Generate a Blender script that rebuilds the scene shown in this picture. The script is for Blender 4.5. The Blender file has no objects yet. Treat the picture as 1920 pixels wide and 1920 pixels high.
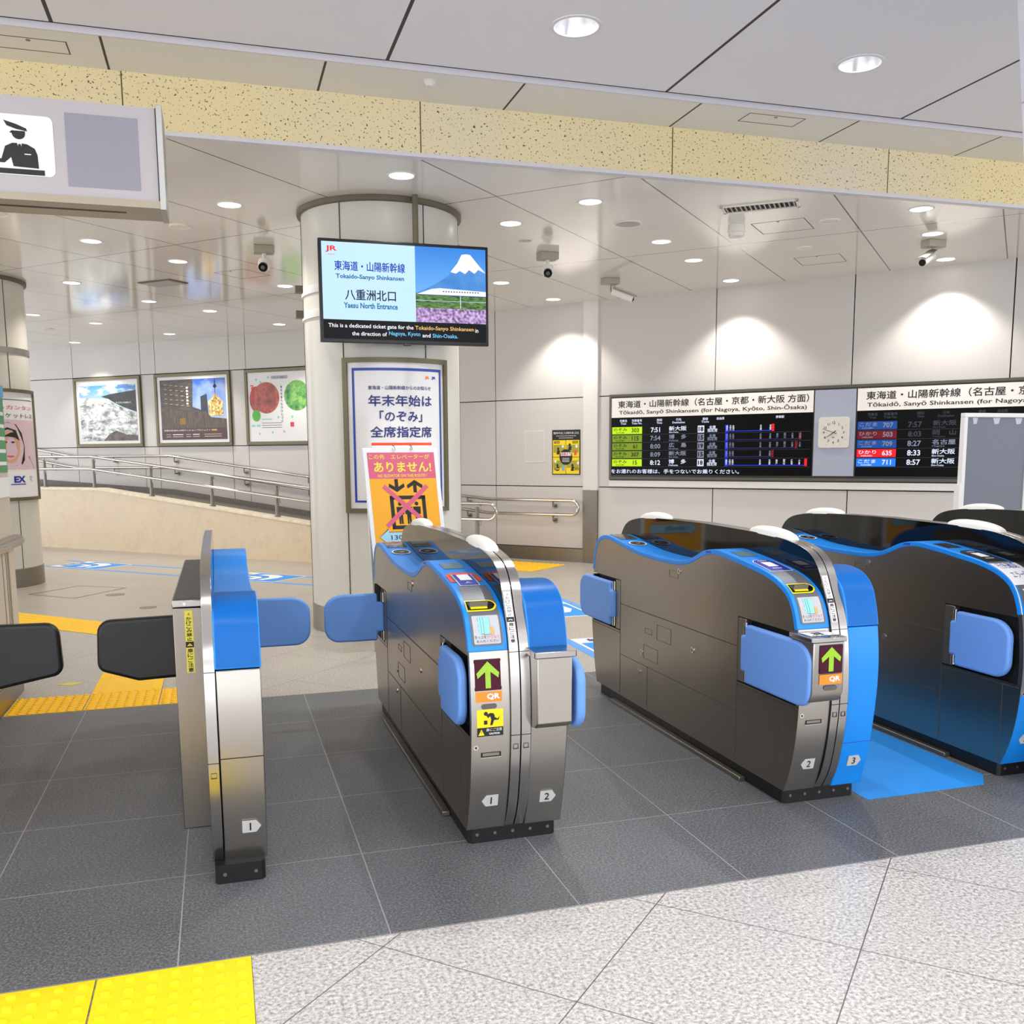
import bpy, math, random
from mathutils import Vector, Matrix
random.seed(7)
PI = math.pi
sc = bpy.context.scene
COL = sc.collection
R = math.radians

# ------------------------------------------------------------------ materials
def C(h, a=1.0):
    h = h.lstrip('#'); o = []
    for i in (0, 2, 4):
        c = int(h[i:i+2], 16) / 255
        o.append(c / 12.92 if c <= .04045 else ((c + .055) / 1.055) ** 2.4)
    return (*o, a)

MATS = {}
def mat(name, col='#808080', rough=.5, metal=0., spec=.5, em=None, es=1., coat=0., alpha=1., trans=0.):
    if name in MATS: return MATS[name]
    m = bpy.data.materials.new(name); m.use_nodes = True
    b = m.node_tree.nodes['Principled BSDF']
    b.inputs['Base Color'].default_value = C(col)
    b.inputs['Roughness'].default_value = rough
    b.inputs['Metallic'].default_value = metal
    b.inputs['Specular IOR Level'].default_value = spec
    b.inputs['Coat Weight'].default_value = coat
    if coat: b.inputs['Coat Roughness'].default_value = .05
    if trans: b.inputs['Transmission Weight'].default_value = trans
    b.inputs['Alpha'].default_value = alpha
    if em:
        b.inputs['Emission Color'].default_value = C(em)
        b.inputs['Emission Strength'].default_value = es
    MATS[name] = m
    return m
def emis(name, col, s=1.):
    return mat(name, '#000000', .4, 0, .2, col, s if name.startswith('lamp') else s * .72)

class N:
    """tiny node helper"""
    def __init__(s, m):
        s.t = m.node_tree; s.b = s.t.nodes['Principled BSDF']
    def n(s, ty, **k):
        x = s.t.nodes.new(ty)
        for a, v in k.items(): setattr(x, a, v)
        return x
    def l(s, a, b): s.t.links.new(a, b)
    def math(s, op, a, b=None, c=None):
        x = s.n('ShaderNodeMath', operation=op)
        for i, v in enumerate((a, b, c)):
            if v is None: continue
            if isinstance(v, (int, float)): x.inputs[i].default_value = v
            else: s.l(v, x.inputs[i])
        return x.outputs[0]
    def pos(s):
        if not hasattr(s, '_p'):
            g = s.n('ShaderNodeNewGeometry'); q = s.n('ShaderNodeSeparateXYZ')
            s.l(g.outputs['Position'], q.inputs[0]); s._g = g; s._p = q.outputs
        return s._p
    def obj(s):
        if not hasattr(s, '_o'):
            s._o = s.n('ShaderNodeTexCoord').outputs['Object']
        return s._o
    def noise(s, scale, detail=2, vec=None, rough=.5, dist=0., out='Fac'):
        x = s.n('ShaderNodeTexNoise'); x.inputs['Scale'].default_value = scale
        x.inputs['Detail'].default_value = detail; x.inputs['Roughness'].default_value = rough
        x.inputs['Distortion'].default_value = dist
        s.l(vec if vec is not None else s.obj(), x.inputs['Vector'])
        return x.outputs[out]
    def map(s, sc_, vec=None):
        x = s.n('ShaderNodeMapping'); x.inputs['Scale'].default_value = sc_
        s.l(vec if vec is not None else s.obj(), x.inputs['Vector']); return x.outputs[0]
    def ramp(s, fac, stops, interp='LINEAR'):
        x = s.n('ShaderNodeValToRGB'); x.color_ramp.interpolation = interp
        e = x.color_ramp.elements
        while len(e) < len(stops): e.new(.5)
        for i, (p, c) in enumerate(stops):
            e[i].position = p; e[i].color = C(c) if isinstance(c, str) else c
        s.l(fac, x.inputs[0]); return x.outputs[0]
    def mix(s, f, a, b, mode='MIX'):
        x = s.n('ShaderNodeMix', data_type='RGBA', blend_type=mode)
        for k, v in ((0, f), (6, a), (7, b)):
            if isinstance(v, (int, float)): x.inputs[k].default_value = v
            elif isinstance(v, str): x.inputs[k].default_value = C(v)
            elif isinstance(v, tuple): x.inputs[k].default_value = v
            else: s.l(v, x.inputs[k])
        return x.outputs[2]
    def seam(s, ax, ay, off, step, w):
        """1 on a line family: (ax*x+ay*y-off) mod step, line width w"""
        p = s.pos()
        d = s.math('ADD', s.math('MULTIPLY', p[0], ax), s.math('MULTIPLY', p[1], ay))
        d = s.math('DIVIDE', s.math('SUBTRACT', d, off), step)
        d = s.math('ABSOLUTE', s.math('SUBTRACT', s.math('FRACT', s.math('ADD', d, .5)), .5))
        return s.math('LESS_THAN', d, w / 2 / step)
    def bump(s, h, st=.3, dist=.01):
        x = s.n('ShaderNodeBump'); x.inputs['Strength'].default_value = st
        x.inputs['Distance'].default_value = dist; s.l(h, x.inputs['Height'])
        s.l(x.outputs[0], s.b.inputs['Normal'])
    def base(s, c): s.l(c, s.b.inputs['Base Color'])
    def rough(s, r): s.l(r, s.b.inputs['Roughness'])
    def emit(s, c, st):
        s.l(c, s.b.inputs['Emission Color']); s.b.inputs['Emission Strength'].default_value = st * .74

def granite(name, cols, scale, rough, seams, seamcol, sw, big=.0, bumpst=.05):
    m = mat(name, cols[1], rough); q = N(m)
    f = q.noise(scale, 3, rough=.75)
    c = q.ramp(f, [(.36, cols[0]), (.5, cols[1]), (.66, cols[2])])
    if big:
        g = q.noise(1.1, 3, rough=.6)
        c = q.mix(1., c, q.ramp(g, [(.3, (1 - big,) * 3 + (1,)), (.7, (1.0,) * 3 + (1,))]), 'MULTIPLY')
    mk = None
    for a in seams:
        x = q.seam(*a, sw)
        mk = x if mk is None else q.math('MAXIMUM', mk, x)
    if mk is not None: c = q.mix(mk, c, seamcol)
    q.base(c)
    q.rough(q.math('ADD', q.math('MULTIPLY', f, .15), rough - .07))
    return m

S2 = math.sqrt(.5)
M = {}
M['light_floor'] = granite('pale granite', ('#8f8b88', '#c6c2bd', '#e6e3de'), 85, .30,
    [(1, -1, -.46, .849), (1, 1, 2.93, .849)], '#5d554f', .005, .10)
M['far_floor'] = granite('worn granite', ('#89837b', '#b5aea3', '#cfc8bd'), 85, .30,
    [(1, -1, -.46, .849), (1, 1, 2.93, .849)], '#6d645b', .005, .12)
M['dark_floor'] = granite('dark granite', ('#4a4c4f', '#66686a', '#8a8c8e'), 120, .45,
    [(1, 0, .42, .587), (0, 1, 2.61, .592)], '#9a9a98', .004, .24)
M['marble'] = granite('cream marble', ('#dac6a7', '#dcc9aa', '#decdaf'), 3, .28, [], '#fff', .01, .05)
M['marble_cap'] = granite('cream marble edge', ('#e0cfae', '#eadcc0', '#f0e6d0'), 9, .3, [], '#fff', .01, 0)
M['ramp_floor'] = granite('ramp granite', ('#56524d', '#6b665f', '#7f7a72'), 60, .5, [], '#fff', .01, .0)

def ceilmat(name, col, rough, seams, sw, seamcol='#38332f', spec=.5, coat=0):
    m = mat(name, col, rough, spec=spec, coat=coat); q = N(m); mk = None
    for a in seams:
        x = q.seam(*a, sw); mk = x if mk is None else q.math('MAXIMUM', mk, x)
    g = q.noise(.8, 2)
    c = q.mix(.04, col, q.ramp(g, [(.3, '#b0a89c'), (.7, '#ffffff')]), 'MULTIPLY')
    if mk is not None: c = q.mix(mk, c, seamcol)
    q.base(c); return m
M['ceil_near'] = ceilmat('matt ceiling panel', '#f0eef0', .5, [(1, 0, 1.02, 1.737)], .02, spec=.3)
M['ceil_strip'] = ceilmat('soffit panel', '#ece9e0', .5, [(1, 0, .68, 1.172)], .014, spec=.3)
M['ceil_far'] = ceilmat('glossy ceiling panel', '#eae5dc', .10,
    [(1, -1, -4.96, 1.535), (1, 1, 9.03, 3.54)], .016, spec=.62)
m = mat('fire board', '#d9c88f', .85, spec=.2); q = N(m)
f = q.noise(60, 2, q.map((1, 1, 1.2)), rough=.6, dist=.4)
g = q.noise(.55, 1)
bc = q.ramp(g, [(.35, '#e2d8bf'), (.6, '#ecdcaa')])
mk = q.math('MAXIMUM', q.math('LESS_THAN', f, .365), q.seam(1, 0, 1.31, 1.74, .008))
q.base(q.mix(mk, bc, '#6a5c3c')); q.bump(f, .15)
M['fire'] = m
M['panel'] = mat('wall panel', '#d2ceca', .32, spec=.45)
M['gap'] = mat('panel joint', '#2c2623', .9)
M['seal'] = mat('joint filler', '#4a4340', .8)
M['white'] = mat('white paint', '#e4e2de', .35)
M['col'] = mat('column cladding', '#cfccc1', .28, spec=.5)
M['ring'] = mat('bronze ring', '#6d6552', .45, .3)
M['lip'] = mat('white trim', '#d9d6da', .4)

def brushed(name, col, rough, axis=(3, 3, 160), amt=.10, st=.03):
    m = mat(name, col, rough, 1.0); q = N(m)
    f = q.noise(1.0, 3, q.map(axis), rough=.7)
    g = q.noise(2.2, 3)
    q.rough(q.math('ADD', q.math('MULTIPLY', f, amt), q.math('ADD', q.math('MULTIPLY', g, .07), rough - amt / 2 - .035)))
    q.base(q.mix(q.math('MULTIPLY', g, .35), col, '#5f594f'))
    return m
M['steel'] = brushed('brushed steel', '#a1998e', .30, (1, 3, 190), .035)
M['steel_front'] = brushed('satin steel', '#beb9b1', .29, (1, 60, 120), .04)
M['steel_light'] = mat('bright steel', '#b2afab', .2, 1.0)
M['chrome'] = mat('polished tube', '#cfcac3', .14, 1.0)
M['steel_dark'] = mat('dull steel', '#8b867c', .38, .9)
M['black'] = mat('black rubber', '#0b0b0c', .45)
M['recess'] = mat('dark recess', '#0a0a0b', .7)
M['glass_black'] = mat('smoked acrylic', '#0b0a09', .05, spec=.5)
M['glass_grey'] = mat('grey acrylic', '#4c4a46', .08, spec=.6, coat=.5)
m = mat('blue enamel', '#0f88e6', .36, spec=.45); M['blue'] = m
M['blue_flat'] = mat('blue floor sheet', '#1f8fe6', .55)
m = mat('padded blue vinyl', '#6a9ce6', .55); q = N(m); q.bump(q.noise(9, 2), .25, .006); M['flap'] = m
m = mat('padded black vinyl', '#0c0c0e', .42); q = N(m); q.bump(q.noise(7, 2), .3, .008); M['flap_black'] = m
M['lcd'] = mat('reader display', '#6d8a96', .12, spec=.6)
M['lcd_dark'] = mat('reader display off', '#2d3232', .1, spec=.6)
M['grey'] = mat('grey plastic', '#63666b', .4)
M['grey_light'] = mat('light grey label', '#b9bbbf', .45)
M['navy'] = mat('navy print', '#1b2f9c', .4)
M['red'] = mat('red orange print', '#f04a1e', .4)
M['orange'] = mat('orange print', '#f08a1e', .45)
M['yellow'] = mat('yellow plastic', '#f6dc00', .35)
M['tactile'] = mat('yellow tactile tile', '#fbc400', .5)
M['tactile_new'] = mat('bright tactile tile', '#fddc00', .5)
M['ink'] = mat('black ink', '#101010', .5)
M['paper'] = mat('white paper', '#eeeeee', .5)
M['mint'] = mat('mint print', '#8fd9cc', .5)
M['tan'] = mat('tan print', '#cfa45a', .5)
M['pinkink'] = mat('pink print', '#e0485c', .5)
M['plate'] = mat('number plate', '#c2c2c0', .4)
M['dome'] = mat('sensor dome', '#efece2', .4)
M['bronze'] = mat('olive bronze frame', '#6f6850', .4, .5)
M['alu'] = mat('aluminium', '#a9a9a6', .35, .9)
M['dkframe'] = mat('dark frame', '#3d3b38', .4, .5)

# ------------------------------------------------------------------ mesh builder
class MB:
    def __init__(s): s.v = []; s.f = []; s.mi = []; s.mats = []
    def m(s, mt):
        mt = M[mt] if isinstance(mt, str) else mt
        if mt not in s.mats: s.mats.append(mt)
        return s.mats.index(mt)
    def add(s, vs, fs, mt):
        k = len(s.v); i = s.m(mt); s.v += [tuple(p) for p in vs]
        for f in fs: s.f.append([a + k for a in f]); s.mi.append(i)
        return s
    def box(s, x0, x1, y0, y1, z0, z1, mt):
        v = [(x, y, z) for z in (z0, z1) for y in (y0, y1) for x in (x0, x1)]
        return s.add(v, [(0, 2, 3, 1), (4, 5, 7, 6), (0, 1, 5, 4), (2, 6, 7, 3), (0, 4, 6, 2), (1, 3, 7, 5)], mt)
    def quad(s, pts, mt): return s.add(pts, [tuple(range(len(pts)))], mt)
    def prism(s, pts, a, b, axis, mt, side=None):
        """pts 2D polygon extruded from a to b along axis: 'x' -> pts are (y,z); 'y' -> (x,z); 'z' -> (x,y)"""
        f = {'x': lambda p, t: (t, p[0], p[1]), 'y': lambda p, t: (p[0], t, p[1]), 'z': lambda p, t: (p[0], p[1], t)}[axis]
        n = len(pts); v = [f(p, a) for p in pts] + [f(p, b) for p in pts]
        area = sum(pts[i][0] * pts[(i + 1) % n][1] - pts[(i + 1) % n][0] * pts[i][1] for i in range(n))
        fl = (area > 0) != (axis == 'y')
        if a > b: fl = not fl
        caps = [tuple(range(n)), tuple(range(n, 2 * n))]
        sd = [(i, (i + 1) % n, n + (i + 1) % n, n + i) for i in range(n)]
        if fl: caps = [caps[0][::-1], caps[1]]
        else: caps = [caps[0], caps[1][::-1]]; sd = [q[::-1] for q in sd]
        s.add(v, caps, mt); k = len(s.v) - 2 * n; i = s.m(side or mt)
        for q in sd: s.f.append([a_ + k for a_ in q]); s.mi.append(i)
        return s
    def cyl(s, p, q, r, mt, n=16, r2=None, caps=True):
        p = Vector(p); q = Vector(q); d = (q - p).normalized()
        u = d.orthogonal().normalized(); w = d.cross(u); r2 = r if r2 is None else r2
        v = [];
        for (c, rr) in ((p, r), (q, r2)):
            for i in range(n):
                a = 2 * PI * i / n; v.append(c + (u * math.cos(a) + w * math.sin(a)) * rr)
        f = [(i, (i + 1) % n, n + (i + 1) % n, n + i) for i in range(n)]
        if caps: f += [tuple(range(n))[::-1], tuple(range(n, 2 * n))]
        return s.add(v, f, mt)
    def tube(s, pts, r, mt, n=12):
        pts = [Vector(p) for p in pts]; v = []; pu = None
        for i, p in enumerate(pts):
            d = (pts[min(i + 1, len(pts) - 1)] - pts[max(i - 1, 0)]).normalized()
            u = (pu - d * pu.dot(d)).normalized() if pu is not None else d.orthogonal().normalized()
            pu = u; w = d.cross(u)
            for k in range(n):
                a = 2 * PI * k / n; v.append(p + (u * math.cos(a) + w * math.sin(a)) * r)
        f = []
        for i in range(len(pts) - 1):
            for k in range(n): f.append((i * n + k, i * n + (k + 1) % n, (i + 1) * n + (k + 1) % n, (i + 1) * n + k))
        f += [tuple(range(n))[::-1], tuple(range((len(pts) - 1) * n, len(pts) * n))]
        return s.add(v, f, mt)
    def lathe(s, prof, c, mt, n=32, axis='z', a0=0, a1=2 * PI, caps=False):
        """prof list of (r,h); spun about vertical axis through c"""
        full = abs(a1 - a0 - 2 * PI) < 1e-6; m_ = n if full else n + 1; v = []
        for (r, h) in prof:
            for i in range(m_):
                a = a0 + (a1 - a0) * i / n
                v.append((c[0] + r * math.cos(a), c[1] + r * math.sin(a), c[2] + h))
        f = []
        for j in range(len(prof) - 1):
            for i in range(n):
                k = (i + 1) % m_
                f.append((j * m_ + i, j * m_ + k, (j + 1) * m_ + k, (j + 1) * m_ + i))
        return s.add(v, f, mt)
    def disc(s, c, r, mt, n=28, up=False, rin=0, ax='z', sx=1.):
        v = []; F = {'z': lambda a, b: (c[0] + a * sx, c[1] + b, c[2]), 'y': lambda a, b: (c[0] + a * sx, c[1], c[2] + b), 'x': lambda a, b: (c[0], c[1] + a * sx, c[2] + b)}[ax]
        for rr in ((r, rin) if rin else (r,)):
            for i in range(n): a = 2 * PI * i / n; v.append(F(rr * math.cos(a), rr * math.sin(a)))
        if rin: return s.add(v, [(i, (i + 1) % n, n + (i + 1) % n, n + i) for i in range(n)], mt)
        return s.add(v, [tuple(range(n))], mt)
    def build(s, name, parent=None, origin=(0, 0, 0), smooth=True, bevel=0, seg=2, ang=30, fix=False):
        me = bpy.data.meshes.new(name)
        o = Vector(origin)
        me.from_pydata([tuple(Vector(p) - o) for p in s.v], [], s.f)
        for mt in s.mats: me.materials.append(mt)
        me.polygons.foreach_set('material_index', s.mi)
        me.update()
        if smooth:
            me.polygons.foreach_set('use_smooth', [True] * len(me.polygons))
            me.set_sharp_from_angle(angle=R(ang))
        ob = bpy.data.objects.new(name, me); COL.objects.link(ob)
        if parent: ob.parent = parent
        else: ob.location = origin
        if bevel:
            b = ob.modifiers.new('bevel', 'BEVEL'); b.width = bevel; b.segments = seg
            b.limit_method = 'ANGLE'; b.angle_limit = R(40); b.harden_normals = False
        return ob

def tag(o, label=None, cat=None, group=None, kind=None):
    if label: o['label'] = label
    if cat: o['category'] = cat
    if group: o['group'] = group
    if kind: o['kind'] = kind
    return o
def thing(name, label, cat, loc=(0, 0, 0), rz=0., group=None):
    o = bpy.data.objects.new(name, None); COL.objects.link(o); o.empty_display_size = .1
    o.location = loc; o.rotation_euler = (0, 0, rz)
    return tag(o, label, cat, group)
def struct(o): o['kind'] = 'structure'; return o
def dup(root, loc, rz=None, label=None):
    r = root.copy(); COL.objects.link(r); r.location = loc
    if rz is not None: r.rotation_euler = (0, 0, rz)
    if label: r['label'] = label
    for ch in list(root.children):
        c = ch.copy(); COL.objects.link(c); c.parent = r
        for g in list(ch.children):
            d = g.copy(); COL.objects.link(d); d.parent = c
    return r

# ------------------------------------------------------------------ lettering
_T = {}
def tm(body, bold=0.0, ls=1.0, cs=1.0):
    """flat outline mesh of a text: verts (x,y) normalised to its bounding box, faces, aspect"""
    lat = all(ord(ch) < 0x2000 for ch in body); k = (body, ls, cs, bold if lat else 0)
    if k in _T: return _T[k]
    c = bpy.data.curves.new('t', 'FONT'); c.body = body; c.size = 1; c.offset = bold if lat else 0; c.resolution_u = 2
    c.space_line = ls; c.align_x = 'CENTER'; c.space_character = cs
    o = bpy.data.objects.new('t', c); COL.objects.link(o)
    dg = bpy.context.evaluated_depsgraph_get(); dg.update()
    me = bpy.data.meshes.new_from_object(o.evaluated_get(dg))
    v = [(p.co.x, p.co.y) for p in me.vertices]; f = [tuple(p.vertices) for p in me.polygons]
    bpy.data.objects.remove(o); bpy.data.curves.remove(c); bpy.data.meshes.remove(me)
    x0 = min(p[0] for p in v); x1 = max(p[0] for p in v); y0 = min(p[1] for p in v); y1 = max(p[1] for p in v)
    v = [((p[0] - x0) / (x1 - x0), (p[1] - y0) / (y1 - y0)) for p in v]
    _T[k] = (v, f, (x1 - x0) / (y1 - y0)); return _T[k]
def text(mb, body, x0, x1, z0, z1, mt, fn=None, y=0., bold=.012, ls=1., keep=None, cs=1.):
    """lettering filling the box x0..x1, z0..z1 (keep='h': keep aspect from the height, centred)"""
    v, f, asp = tm(body, bold, ls, cs)
    if keep == 'h': w = asp * (z1 - z0); c = (x0 + x1) / 2; x0, x1 = c - w / 2, c + w / 2
    if keep == 'hl': x1 = x0 + asp * (z1 - z0)
    if keep == 'w': h = (x1 - x0) / asp; c = (z0 + z1) / 2; z0, z1 = c - h / 2, c + h / 2
    fn = fn or (lambda u, w: (u, y, w))
    nl = body.count('\n') + 1; e = bold * (z1 - z0) / nl * .8
    if all(ord(ch) < 0x2000 for ch in body): e = 0
    cu, cv = (x0 + x1) / 2, (z0 + z1) / 2; o_, du, dv = (Vector(fn(*q_)) for q_ in ((cu, cv), (cu + .001, cv), (cu, cv + .001)))
    nn = (du - o_).cross(dv - o_).normalized() * .00006
    for k, (dx, dz) in enumerate(((-e, 0), (e, 0), (0, e), (0, -e)) if e > 0 and abs(z1 - z0) / nl > .012 else ((0, 0),)):
        mb.add([Vector(fn(x0 + p[0] * (x1 - x0) + dx, z0 + p[1] * (z1 - z0) + dz)) + nn * k for p in v], f, mt)
def rect(mb, x0, x1, z0, z1, mt, y=0., fn=None, nx=1, nz=1):
    fn = fn or (lambda u, w: (u, y, w))
    v = [fn(x0 + (x1 - x0) * i / nx, z0 + (z1 - z0) * j / nz) for j in range(nz + 1) for i in range(nx + 1)]
    f = [(j * (nx + 1) + i, j * (nx + 1) + i + 1, (j + 1) * (nx + 1) + i + 1, (j + 1) * (nx + 1) + i) for j in range(nz) for i in range(nx)]
    mb.add(v, f, mt)
def pol(mb, pts, mt, y=0., fn=None, bands=1):
    fn = fn or (lambda u, w: (u, y, w))
    if bands > 1:
        lo = min(p[1] for p in pts); hi = max(p[1] for p in pts)
        for k in range(bands):
            q_ = clip(pts, lo + (hi - lo) * k / bands, lo + (hi - lo) * (k + 1) / bands, 1)
            if len(q_) > 2: mb.add([fn(*p) for p in q_], [tuple(range(len(q_)))], mt)
        return
    mb.add([fn(*p) for p in pts], [tuple(range(len(pts)))], mt)
def ell(mb, cx, cz, rx, rz, mt, y=0., fn=None, n=24, a0=0, a1=2 * PI, rin=0.):
    fn = fn or (lambda u, w: (u, y, w))
    full = a1 - a0 > 6.28; k = n if full else n + 1
    o = [(cx + rx * math.cos(a0 + (a1 - a0) * i / n), cz + rz * math.sin(a0 + (a1 - a0) * i / n)) for i in range(k)]
    if not rin: mb.add([fn(*p) for p in o], [tuple(range(k))], mt); return
    i_ = [(cx + (p[0] - cx) * rin, cz + (p[1] - cz) * rin) for p in o]
    mb.add([fn(*p) for p in o + i_], [(i, (i + 1) % k, k + (i + 1) % k, k + i) for i in range(n)], mt)
def rr(x0, x1, z0, z1, r, n=5, corners=(1, 1, 1, 1)):
    """rounded rectangle outline; corners (bl, br, tr, tl)"""
    o = []
    for k, (cx, cz, a) in enumerate(((x0 + r, z0 + r, PI), (x1 - r, z0 + r, 1.5 * PI), (x1 - r, z1 - r, 0), (x0 + r, z1 - r, .5 * PI))):
        if corners[k]: o += [(cx + r * math.cos(a + .5 * PI * i / n), cz + r * math.sin(a + .5 * PI * i / n)) for i in range(n + 1)]
        else: o.append(((x0, z0), (x1, z0), (x1, z1), (x0, z1))[k])
    return o
def clip(poly, lo=None, hi=None, ax=0):
    """clip a polygon to lo<=p[ax]<=hi"""
    for lim, sg in ((lo, 1), (hi, -1)):
        if lim is None: continue
        out = []
        for i, p in enumerate(poly):
            q = poly[i - 1]; a = (q[ax] - lim) * sg; b = (p[ax] - lim) * sg
            if (a >= 0) != (b >= 0):
                t = a / (a - b); out.append((q[0] + (p[0] - q[0]) * t, q[1] + (p[1] - q[1]) * t))
            if b >= 0: out.append(p)
        poly = out
    return poly

# ------------------------------------------------------------------ camera
yaw, pit, rol = R(16.95), R(7.62), R(-.387)
f_ = Vector((math.sin(yaw) * math.cos(pit), math.cos(yaw) * math.cos(pit), -math.sin(pit)))
r0 = Vector((math.cos(yaw), -math.sin(yaw), 0)); u0 = r0.cross(f_)
rr_ = r0 * math.cos(rol) + u0 * math.sin(rol); uu_ = -r0 * math.sin(rol) + u0 * math.cos(rol)
cam = bpy.data.cameras.new('camera'); co = bpy.data.objects.new('camera', cam); COL.objects.link(co)
mw = Matrix((rr_, uu_, -f_)).transposed().to_4x4(); mw.translation = (0, 0, 1.38); co.matrix_world = mw
cam.sensor_width = 36; cam.lens = 36 * 1790 / 1920; cam.shift_y = 132 / 1920; cam.clip_start = .05
sc.camera = co

# ================================================================== SETTING
HN, HS, HF = 3.60, 3.572, 3.25        # near ceiling, soffit strip, far ceiling
YB = 6.20                            # plane of the fire-board fascia
b = MB()
for (y0, y1, mt) in ((-7, 2.606, 'light_floor'), (2.606, 5.57, 'dark_floor'), (5.57, 24, 'far_floor')):
    b.quad([(-9, y0, 0), (13, y0, 0), (13, y1, 0), (-9, y1, 0)], mt)
struct(b.build('floor', smooth=False))

NEARL = [(1.895, 5.0), (3.64, 5.0)]
b = MB()                              # near ceiling with two round cut-outs
ys = [-7, 4.8, 5.2, 5.70]; xs = [-9, 1.695, 2.095, 3.44, 3.84, 13]
for j in range(3):
    for i in range(5):
        if j == 1 and i in (1, 3):
            c = NEARL[0 if i == 1 else 1]; n = 32
            ci = [(c[0] + .118 * math.cos(2 * PI * k / n), c[1] + .118 * math.sin(2 * PI * k / n), HN) for k in range(n)]
            sq = []
            for k in range(n):
                a = 2 * PI * k / n; t = 1 / max(abs(math.cos(a)), abs(math.sin(a)))
                sq.append((min(max(c[0] + .2 * t * math.cos(a), xs[i]), xs[i + 1]), min(max(c[1] + .2 * t * math.sin(a), ys[j]), ys[j + 1]), HN))
            b.add(ci + sq, [(k, (k + 1) % n, n + (k + 1) % n, n + k) for k in range(n)], 'ceil_near')
        else:
            b.quad([(xs[i], ys[j], HN), (xs[i], ys[j + 1], HN), (xs[i + 1], ys[j + 1], HN), (xs[i + 1], ys[j], HN)], 'ceil_near')
b.box(-9, 13, -7, 5.72, HN + .3, HN + .32, 'gap'); b.box(-9, 13, 5.70, 5.722, HN + .004, HN + .02, 'gap')
struct(b.build('ceiling', smooth=False))
b = MB(); b.box(-9, 13, 5.735, YB, HS, HS + .02, 'ceil_strip'); struct(b.build('ceiling', smooth=False))
b = MB(); b.box(-9, 13, 5.722, 5.735, HS - .003, HN + .02, 'lip')
struct(b.build('trim_1', smooth=False))
b = MB(); b.box(-9, 13, YB, YB + .05, HF, HS + .02, 'fire'); struct(b.build('trim_2', smooth=False))
b = MB(); b.box(-9, 13, YB - .012, YB + .05, HF - .012, HF + .012, 'lip'); struct(b.build('trim_3', smooth=False))
b = MB(); b.box(-9, 13, YB + .05, 24, HF, HF + .02, 'ceil_far'); struct(b.build('ceiling', smooth=False))

C0 = Vector((4.54, 11.24)); CD = Vector((7.56 - 4.54, 7.75 - 11.24)).normalized()      # right wall
L0 = Vector((4.50, 11.33)); L1 = Vector((1.35, 15.03)); L2 = Vector((-3.05, 18.85))
DA = (L1 - L0).normalized(); DB = (L2 - L1).normalized()
def wallpt(o, d, s, off=0., z=0.):
    """point at s along a wall; off = distance out of the wall towards the hall"""
    n = Vector((-d.y, d.x))
    if n.y > 0: n = -n
    p = o + d * s + n * off; return (p.x, p.y, z)
def wall(name, o, d, scuts, zcuts, send, mt='panel', thick=.02, gap=.012, zt=HF, lo=None):
    b = MB(); s0 = scuts[0]
    pr = lambda s, z, off: wallpt(o, d, s, off, z)
    b.quad([pr(s0, 0, -.02), pr(scuts[-1], 0, -.02), pr(scuts[-1], zt, -.02), pr(s0, zt, -.02)], 'gap')
    b.quad([pr(s0, 0, -.15), pr(scuts[-1], 0, -.15), pr(scuts[-1], zt, -.15), pr(s0, zt, -.15)], 'gap')
    for i in range(len(scuts) - 1):
        for j in range(len(zcuts) - 1):
            a, c, e, g = scuts[i] + gap / 2, scuts[i + 1] - gap / 2, zcuts[j] + (gap / 2 if j else 0), zcuts[j + 1] - (gap / 2 if j < len(zcuts) - 2 else 0)
            thick = 0; v = [pr(a, e, -.02), pr(c, e, -.02), pr(c, g, -.02), pr(a, g, -.02), pr(a, e, thick), pr(c, e, thick), pr(c, g, thick), pr(a, g, thick)]
            b.add(v, [(4, 5, 6, 7), (0, 1, 5, 4), (2, 3, 7, 6), (1, 2, 6, 5), (3, 0, 4, 7)], mt)
    return struct(b.build(name, smooth=False))
wall('wall_right', C0, CD, [0.02, 1.535, 3.065, 4.58, 6.1, 7.6], [0, .97, 2.09, HF], 0)
wall('wall_left', L0, DA, [0.03, 1.43, 2.93, 4.4, 4.86], [.18, .97, 2.09, HF], 0)
wall('wall_back', L1, DB, [-.03, 1.15, 1.47, 3.0, 3.32, 4.86, 7.4, 9.0], [.1, 1.55, 2.73, HF], 0)
# steel skirting of the left wall
b = MB()
v = [wallpt(L0, DA, s, o_, z) for z in (0, .172) for o_ in (0, .03) for s in (.0, 3.2)]
b.add(v, [(2, 3, 7, 6), (6, 7, 5, 4), (0, 2, 6, 4), (1, 5, 7, 3)], 'steel_dark')
struct(b.build('baseboard_left', smooth=False))
# corner post between both walls
b = MB()
ca = wallpt(L0, DA, .06, .035); cb = wallpt(C0, CD, -.0, .035)
def cpost(z0, z1, mt, e=0.):
    a = Vector(wallpt(L0, DA, .09, .03 + e)); c = Vector(wallpt(C0, CD, .03, .03 + e)); bk = Vector((4.66, 11.42, 0))
    b.prism([(a.x, a.y), (c.x, c.y), (c.x + .15, c.y + .1), (bk.x, bk.y), (a.x + .05, a.y + .15)][::-1], z0, z1, 'z', mt)
cpost(.93, HF, 'white'); cpost(0, .93, 'steel_dark', .004)
struct(b.build('trim_4', smooth=False))
# dark skirting along the ramp
b = MB()
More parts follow.
